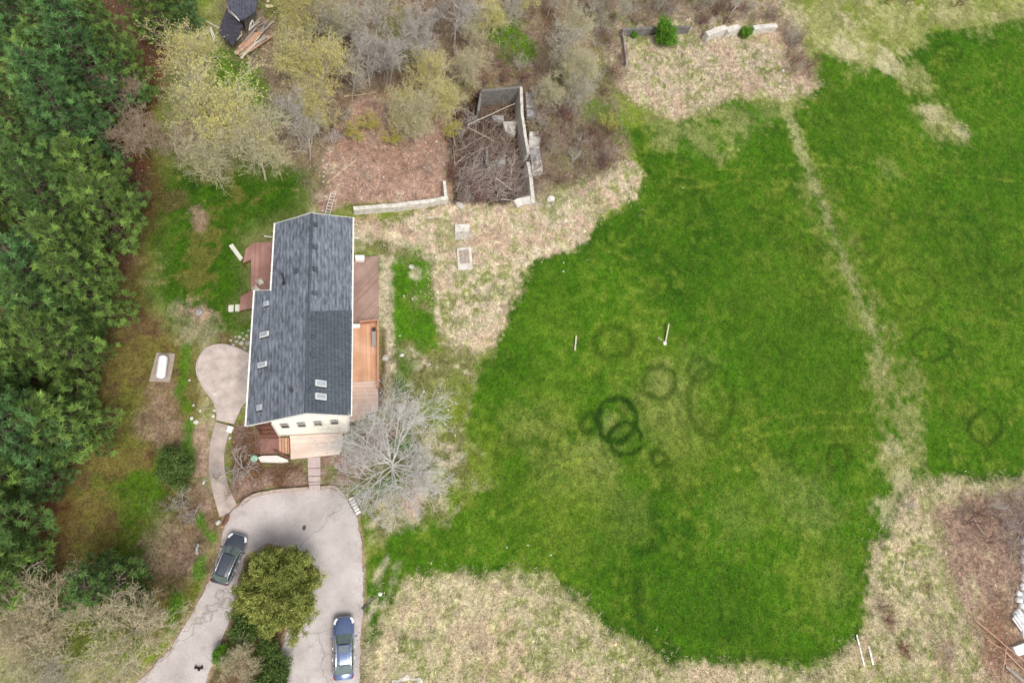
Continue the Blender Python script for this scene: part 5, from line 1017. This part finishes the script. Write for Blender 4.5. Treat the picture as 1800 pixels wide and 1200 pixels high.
pn = [(-60,-10,'A'),(25,20,'C'),(110,30,'A'),(190,15,'B'),(255,-25,'B'),(70,95,'B'),(150,110,'C'),(195,85,'B'),(-20,120,'C'),(15,190,'A'),(90,190,'A'),(125,225,'C'),(-50,250,'A'),(50,290,'C'),(140,295,'B'),(-10,330,'B'),(90,360,'A'),(160,345,'B'),(20,400,'A'),(110,440,'B'),(-50,440,'C'),(55,480,'C'),(130,500,'B'),(-10,530,'A'),(80,560,'A'),(-60,600,'C'),(20,610,'B'),(95,600,'B'),(50,670,'A'),(-30,700,'A'),(80,735,'B'),(20,760,'C'),(-50,820,'B'),(10,850,'A'),(-60,930,'A'),(-50,1010,'B')]
pn = [p_ for i, p_ in enumerate(pn) if i % 5 != 3]
for i, (x, y, k_) in enumerate(pn):
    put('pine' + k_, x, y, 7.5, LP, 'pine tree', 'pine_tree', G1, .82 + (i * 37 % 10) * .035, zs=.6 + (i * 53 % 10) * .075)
put('pineD', 65, 840, 3.5, 'yellowish green young pine with open fronds at the lower end of the pine stand', 'pine tree', 'pine_tree', None, .75)
put('pineD', 205, 335, 3.5, 'low pine reaching out of the stand towards the lawn north of the litter strip', 'pine tree', 'pine_tree', None, .75)
put('pineD', 180, 1028, 4.5, 'bright green pine between two pale bare trees in the lower left corner', 'pine tree', 'pine_tree', None, 1.0, zs=1.15)
put('pineD', 120, 720, 3.0, 'small pine with fronds spreading over brown litter west of the propane tank', 'pine tree', 'pine_tree', None, .7)
put('pineC', 300, -35, 7.0, 'dark pine cut by the top edge left of the shed', 'pine tree', 'pine_tree', None, .6)
for a in [('budA', 335, 95, 5.5, 'pale yellow budding tree left of the shed', .78), ('budB', 325, 165, 5, 'small budding tree below the one left of the shed', .6), ('budA', 395, 210, 6, 'largest yellow budding tree, between the dark pines and the shed', 1.0), ('budB', 455, 265, 5, 'pale budding tree above the north end of the house lawn', .95), ('budB', 370, 260, 5, 'budding tree at the lower left of the large budding clump', .85),
          ('brnA', 215, 150, 5, 'brownish bare tree against the dark pines', .75), ('brnA', 235, 225, 5, 'brownish bare tree below the one against the pines', .8), ('brnA', 290, 235, 5, 'brown twiggy tree between the pines and the large budding tree', .75), ('yelA', 555, 120, 6, 'bright yellow budding tree right of the shed', .9), ('budA', 515, 85, 6, 'greyish yellow budding tree just right of the lumber heap', .65), ('yelA', 590, 70, 6, 'yellow budding tree behind the bright one right of the shed', .55),
          ('gryA', 520, 190, 6, 'grey bare tree with several tall trunks west of the dirt yard', .8), ('gryB', 540, 230, 5, 'thin grey bare tree leaning over the dirt yard edge', .75), ('yelA', 745, 120, 5, 'yellow budding tree north of the dirt yard', .7), ('yelA', 700, 185, 4.5, 'yellow budding tree over the middle of the dirt yard', .62), ('budA', 775, 160, 5, 'pale budding tree beside the ruin north west corner', .6), ('budB', 735, 215, 3.5, 'small pale budding tree on the dirt yard', .5),
          ('gryA', 690, 85, 6, 'grey bare tree with wide pale limbs in the middle of the woods', .85), ('gryB', 620, 35, 6, 'grey bare tree at the top edge right of the yellow trees', .9), ('gryA', 665, 5, 6, 'grey bare tree cut by the top edge', .8), ('gryB', 735, 30, 6, 'slim grey bare tree at the top edge of the woods', .85), ('gryA', 810, 20, 6, 'pale grey bare tree cut by the top edge north of the ruin', .95), ('budB', 830, 95, 5, 'pale olive bare tree north of the ruin', .6),
          ('gryB', 900, -10, 6, 'dark limbed bare tree at the top edge left of the dry clearing', .75), ('gryB', 985, 75, 5, 'pale greyish bushy tree north east of the ruin', .9), ('budB', 1010, 40, 5, 'pale olive budding tree near the old wall', .7), ('gryB', 960, 150, 4, 'small grey bare tree beside the ruin pier', .5), ('gryB', 1060, -10, 5, 'grey twiggy tree at the top edge above the old wall', .8),
          ('tanA', 220, 1105, 4, 'broad pale tan bare tree beside the left driveway arm in the lower left', 1.02), ('tanA', 72, 1085, 4.5, 'brownish budding tree in the lower left corner', .9), ('budB', 40, 1170, 4.5, 'greenish grey budding tree at the bottom left corner', .55), ('gryB', 105, 1175, 3.5, 'grey bare tree with radiating pale limbs at the bottom left', .6), ('tanA', 15, 1120, 4, 'tan bare tree at the left edge near the bottom', .7)]:
    put(a[0], a[1], a[2], a[3], a[4], 'tree', 'budding_tree' if a[0][:3] in ('bud', 'yel') else 'bare_tree', 'leafless trees in the woods north of the house' if a[2] < 340 else None, a[5])
put('silver', 694, 818, 3.4, 'wide silvery grey bare tree beside the south east corner of the house', 'tree', 'bare_tree', None, 1.0, zs=.95)
put('olive', 483, 1026, 4.0, 'round olive green bushy tree between the two driveway arms', 'tree', 'bushy_tree', None, .86)
put('olive', 470, 1078, 2.0, 'smaller olive green lobe of shrub just below the round bushy tree', 'shrub', 'green_shrub', None, .45)
put('dkshr', 437, 1096, 1.2, 'dark green evergreen shrub below the round bushy tree', 'shrub', 'evergreen_shrub', None, .8); put('dkshr', 470, 1150, 1.3, 'dark evergreen shrub on the island near the right driveway arm', 'shrub', 'evergreen_shrub', None, .62); put('dkshr', 478, 1195, 1.3, 'dark evergreen shrub at the bottom edge of the island', 'shrub', 'evergreen_shrub', None, .8)
put('dkshr', 305, 822, 1.6, 'dark spiky evergreen shrub on the lawn left of the garden path', 'shrub', 'evergreen_shrub', None, .85)
put('tanA', 415, 1168, 2.2, 'small pale bare tree at the bottom of the island between the driveway arms', 'tree', 'bare_tree', None, .45)
put('green', 385, 1150, 1, 'yellowish green shrub beside the small bare tree on the island', 'shrub', 'green_shrub', None, .5)
put('green', 1168, 62, 1.5, 'bright green round bush growing at the old wall', 'bush', 'green_bush', None, 1.12); put('green', 1315, 52, 1.5, 'small bright green bush between two pale wall panels', 'bush', 'green_bush', None, .62); put('green', 1116, 55, 1.0, 'little light green bush at the west end of the old wall', 'bush', 'green_bush', None, .4)
for x, y, s_, lb in [(318, 880, .9, 'bare greyish shrub below the dark spiky evergreen'), (338, 905, .8, 'bare twiggy shrub beside the garden path mouth'), (290, 890, .6, 'pale bare shrub on the lawn edge left of the path'), (385, 835, .95, 'bare shrub reaching across the garden path'), (428, 822, 1.25, 'bare pale limbed shrub in the brown bed left of the steps'), (408, 860, .7, 'bare shrub at the lower corner of the brown bed'), (620, 800, .8, 'bare grey shrub at the foot of the silvery tree'), (625, 760, .7, 'bare grey shrub by the stepped end of the orange deck'), (1598, 890, .75, 'pale bare bush at the corner of the dry grass and the field')]:
    put('shrB' if s_ > .7 else 'shrA', x, y, .8, lb, 'shrub', 'bare_shrub', None, s_)
for x0, y0, x1, y1, n, ks in [(560, -20, 700, 60, 4, 'GgB'), (590, 60, 700, 130, 4, 'GgG'), (700, 0, 840, 100, 6, 'gGB'), (840, -30, 1060, 20, 5, 'gGb'), (940, 60, 1040, 150, 5, 'gBg'), (1100, -40, 1360, -5, 6, 'gn'), (1040, -20, 1090, 40, 2, 'gn'), (500, -20, 560, 30, 2, 'YB'), (500, 130, 560, 200, 2, 'YB'), (710, 100, 790, 190, 3, 'YBB')]:
    g = random.Random(x0 * 3 + y0)
    for _ in range(n):
        k_ = {'G': 'gryA', 'g': 'gryB', 'B': 'budB', 'b': 'budA', 'n': 'brnA', 'Y': 'yelA'}[g.choice(ks)]
        put(k_, g.uniform(x0, x1), g.uniform(y0, y1), 5, 'slender leafless tree in the crowded woods north of the house', 'tree', 'bare_tree', 'crowded slender trees of the north woods', g.uniform(.5, .75))
G2 = 'bare brown shrubs in the thickets'; g = random.Random(44)
SHR = [(x, y) for x0, y0, x1, y1, n in [(940, 180, 1010, 320, 16), (1010, 230, 1080, 300, 12), (1040, 60, 1095, 175, 12), (1100, 0, 1370, 38, 30), (1385, 60, 1425, 150, 9), (560, 10, 830, 160, 26), (850, 100, 960, 150, 10), (1030, 0, 1090, 60, 8), (800, 180, 845, 350, 12), (1700, 880, 1790, 960, 6), (575, 200, 620, 280, 5)] for x, y in [(g.uniform(x0, x1), g.uniform(y0, y1)) for _ in range(n)]]
for x, y in SHR: put(g.choice(['shrA', 'shrC', 'shrC', 'shrB']), x, y, 1.0, 'bare brown shrub in the tangled thickets of the woods and ruins', 'shrub', 'bare_shrub', G2, g.uniform(.55, 1.1))
for x, y, lb in [(650, 215, 'small yellow budding bush on the dirt yard, left one'), (620, 235, 'small yellow budding bush near the tall grey trunks'), (795, 230, 'small yellow budding bush by the ruin west side'), (690, 240, 'pale yellow bush in the middle of the dirt yard'), (1070, 215, 'low yellowish bush at the edge of the field')]: put('shrY', x, y, 1.2, lb, 'shrub', 'budding_shrub', None, .8)
for x, y, lb in [(1560, 1092, 'purplish brown bush in the dry grass at the lower right'), (1588, 1137, 'small dark red bush below the purplish one'), (1550, 1065, 'small purplish bush above the larger one'), (1680, 8, 'left dark red bush at the top edge'), (1595, 5, 'dark red bush group at the top edge, larger'), (1560, 0, 'dark red bush at the top edge, smallest')]: put('shrC', x, y, .5, lb, 'shrub', 'red_shrub', None, .7 if y > 100 else 1.0)
for (r, kids) in PROTO.values():
    for c in kids: bpy.data.objects.remove(c)
    bpy.data.objects.remove(r)
# ------------------------------------------------------------------ ground cover (uncountable)
def sample(poly, n, g):
    poly = np.asarray(poly); lo, hi = poly.min(0), poly.max(0); p = g.uniform(lo, hi, (n * 3, 2)); s = sdpoly(p[:, 0], p[:, 1], poly); return p[s < .15][:n]
def avoid(p, polys, m=.1):
    k = np.ones(len(p), bool)
    for q in polys: k &= sdpoly(p[:, 0], p[:, 1], q) > m
    return p[k]
HOUSEP = PN([(430, 395), (665, 395), (668, 740), (600, 800), (440, 815)]); PATHP = np.array(poly_at(WALK + WALK_R + [(470, 700), (470, 621)], 0)); PATH2 = PN([(366, 742), (412, 742), (395, 800), (416, 888), (384, 910), (364, 830)])
NOGO = [drv, HOUSEP, PATHP, PATH2]
def tufts(name, label_kind, polys, dens, n, ln, wd, spread, up, seed, gain=1.0, jitter=.3, mix=None, mixw=0, keep=None, m=None, nogo=None, z=None, flat=False):
    zz_ = z; g = np.random.default_rng(seed); pts = []
    for q in polys:
        q = np.asarray(q); area = abs(np.sum(q[:, 0] * np.roll(q[:, 1], -1) - np.roll(q[:, 0], -1) * q[:, 1])) / 2; lo, hi = q.min(0), q.max(0); box = np.prod(hi - lo); N = int(box * dens); p = g.uniform(lo, hi, (N, 2)); pts.append(p[sdpoly(p[:, 0], p[:, 1], q) < 0])
    p = avoid(np.concatenate(pts), NOGO if nogo is None else nogo)
    if keep is not None: p = p[keep(p, g)]
    c, z = colat(p[:, 0], p[:, 1]); c = c * gain
    if zz_ is not None: z = z * 0 + zz_
    if flat: c = np.broadcast_to(np.array(mix), c.shape) * 1.0
    elif mix is not None: w_ = g.random((len(c), 1)) * mixw; c = c * (1 - w_) + np.array(mix) * w_
    c = c * np.exp(g.normal(size=(len(c), 1)) * jitter)
    C_ = np.column_stack([p, z + .0]); V, Q, t = leaf_tris(C_, np.zeros_like(C_), n, ln, wd, g, spread, up, c)
    o = npmesh(name, V, Q, m or M_BUD, tint=t); o['kind'] = 'stuff'; return o
tufts('dry_grass', 0, [DRY_MID, DRY_ISLE, DRY_SOUTH], 22, 7, .26, .035, 1.0, 1.0, 1, 1.1, .38, (.72, .64, .46), .5)
tufts('edge_grass', 0, [np.array([[xs[4], ys[4]], [xs[-5], ys[4]], [xs[-5], ys[-5]], [xs[4], ys[-5]]])], 9, 8, .26, .035, 1.0, 1.0, 21, 0.0, .3, (.62, .53, .35), 1.0, keep=lambda p, g: np.min([np.abs(sdpoly(p[:, 0], p[:, 1], q) - .1) for q in (DRY_MID, DRY_ISLE, DRY_SOUTH)], 0) < g.exponential(.35, len(p)), flat=True)
tufts('lawn_grass', 0, [LAWN], 26, 4, .11, .035, 1.0, .8, 2, 1.0, .42, (.16, .20, .02), .35)
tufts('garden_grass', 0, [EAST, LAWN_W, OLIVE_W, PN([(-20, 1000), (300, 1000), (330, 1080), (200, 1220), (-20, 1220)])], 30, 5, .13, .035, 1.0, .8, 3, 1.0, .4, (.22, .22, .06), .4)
tufts('leaf_litter', 0, [WOODS, DIRT, LITTER, BED, BED_E], 16, 4, .10, .07, 1.4, .1, 4, 1.0, .5, (.34, .22, .14), .5)
tufts('driveway_litter', 0, [drv], 60, 2, .07, .05, 1.4, .1, 14, 1.0, .5, (.30, .17, .10), .9, keep=lambda p, g: (sdpoly(p[:, 0], p[:, 1], drv) > -.12 - g.exponential(.16, len(p))) & (g.random(len(p)) < .6), nogo=NOGO[1:], z=.018)
def brush(name, polys, dens, h, lean, seed, cols, rr=.012, side=4, K=4):
    g = np.random.default_rng(seed); pts = []
    for q in polys:
        q = np.asarray(q); lo, hi = q.min(0), q.max(0); p = g.uniform(lo, hi, (int(np.prod(hi - lo) * dens), 2)); pts.append(p[sdpoly(p[:, 0], p[:, 1], q) < 0])
    p = np.concatenate(pts); z = colat(p[:, 0], p[:, 1])[1]; N = len(p); d = unit(np.column_stack([g.normal(size=(N, 2)) * .45 + np.array(lean), np.ones(N)])); L_ = h * g.uniform(.5, 1.3, N)
    PT = np.zeros((N, K, 3)); PT[:, 0] = np.column_stack([p, z])
    for k in range(1, K): d = unit(d + g.normal(size=(N, 3)) * .22 + np.array([0, 0, -.12])); PT[:, k] = PT[:, k - 1] + d * (L_ / (K - 1))[:, None]
    RS = np.linspace(rr * 1.4, rr * .7, K)[None].repeat(N, 0); V0, Q0 = tubes(PT, RS, 3)
    b_ = PT[:, -3:].reshape(-1, 3).repeat(side // 2, 0); dd = unit(g.normal(size=b_.shape) + np.array([0, 0, .4])); S2 = np.stack([b_, b_ + dd * (L_.repeat(3 * (side // 2)) * .28)[:, None]], 1); V1, Q1 = tubes(S2, np.full(S2.shape[:2], rr * .7), 3)
    cc = np.array(cols)[g.integers(0, len(cols), N)] * g.uniform(.7, 1.3, (N, 1)); t = np.concatenate([cc.repeat(K * 3, 0), cc.repeat(3 * (side // 2), 0).repeat(6, 0)])
    V, Q = join([(V0, Q0), (V1, Q1)]); o = npmesh(name, V, Q, M_BUD, tint=t); o['kind'] = 'stuff'; return o
CB = [(.32, .22, .18), (.40, .31, .25), (.24, .14, .12), (.48, .41, .33)]
brush('brush_thicket', [PN([(935, 170), (1010, 170), (1085, 250), (1090, 300), (1000, 330), (945, 320)]), PN([(1045, 40), (1095, 20), (1100, 170), (1060, 175)]), PN([(1095, -20), (1370, -20), (1368, 40), (1230, 44), (1095, 44)]), PN([(1370, 20), (1400, 60), (1430, 150), (1390, 130)]), PN([(1215, 40), (1250, 40), (1250, 75), (1215, 75)]), PN([(1355, 40), (1385, 40), (1400, 90), (1370, 80)])], 5.5, 1.6, (0, .0), 5, CB)
brush('woods_undergrowth', [WOODS], 2.2, 1.4, (0, 0), 6, CB + [(.40, .36, .27)])
brush('ruin_brush', [PITP, PN([(843, 215), (930, 215), (935, 300), (843, 300)]), PN([(925, 160), (960, 160), (965, 300), (935, 300)])], 3.4, 2.2, (.2, .1), 7, [(.36, .28, .24), (.47, .39, .33), (.22, .15, .12)], .013)
brush('ruin_brush_heap', [PN([(795, 262), (850, 268), (915, 300), (928, 345), (870, 352), (797, 352)])], 5.5, 3.6, (.75, .25), 17, [(.52, .43, .39), (.60, .52, .46), (.34, .26, .23)], .017, 2, 7)
brush('brush_pile', [PN([(1755, 870), (1840, 865), (1840, 965), (1800, 990), (1775, 960)])], 7, 3.4, (-.8, -.25), 8, [(.55, .47, .43), (.48, .39, .36), (.30, .21, .19)], .016, 2, 7)
brush('dry_stalks', [BROWN_SE, BROWN_SE, PN([(1100, 75), (1400, 75), (1430, 150), (1200, 190), (1110, 160)]), PN([(1190, 120), (1420, 90), (1440, 150), (1300, 165)])], 3.0, .55, (0, 0), 9, CB + [(.42, .30, .24)], .009)
brush('bed_twigs', [BED, BED_E, PN([(355, 740), (372, 745), (366, 800), (370, 880), (345, 900), (345, 800)]), PN([(300, 900), (380, 905), (350, 1000), (310, 960)])], 4.5, .7, (0, 0), 10, CB, .009)
# a few long bleached limbs over the ruin and bed
for (x0, y0, x1, y1, z0_, z1_, r_, lb) in [(822, 220, 905, 182, 0, .8, .05, 'long bleached limb slanting up over the ruin'), (822, 224, 868, 248, 0, .4, .045, 'bleached limb slanting down over the ruin'), (871, 312, 900, 334, .5, .8, .05, 'bleached limb over the brush in the south of the ruin'), (790, 195, 800, 258, .2, .6, .045, 'pale limb along the ruin west side'), (880, 350, 906, 353, .3, .3, .045, 'pale stick at the south edge of the ruin'),
        (372, 838, 404, 862, .3, .7, .05, 'thick pale limb across the garden path')]:
    log(x0, y0, x1, y1, r_, M_WEATH, lb, z0_, z1_, 'fallen_limb', 'branch')
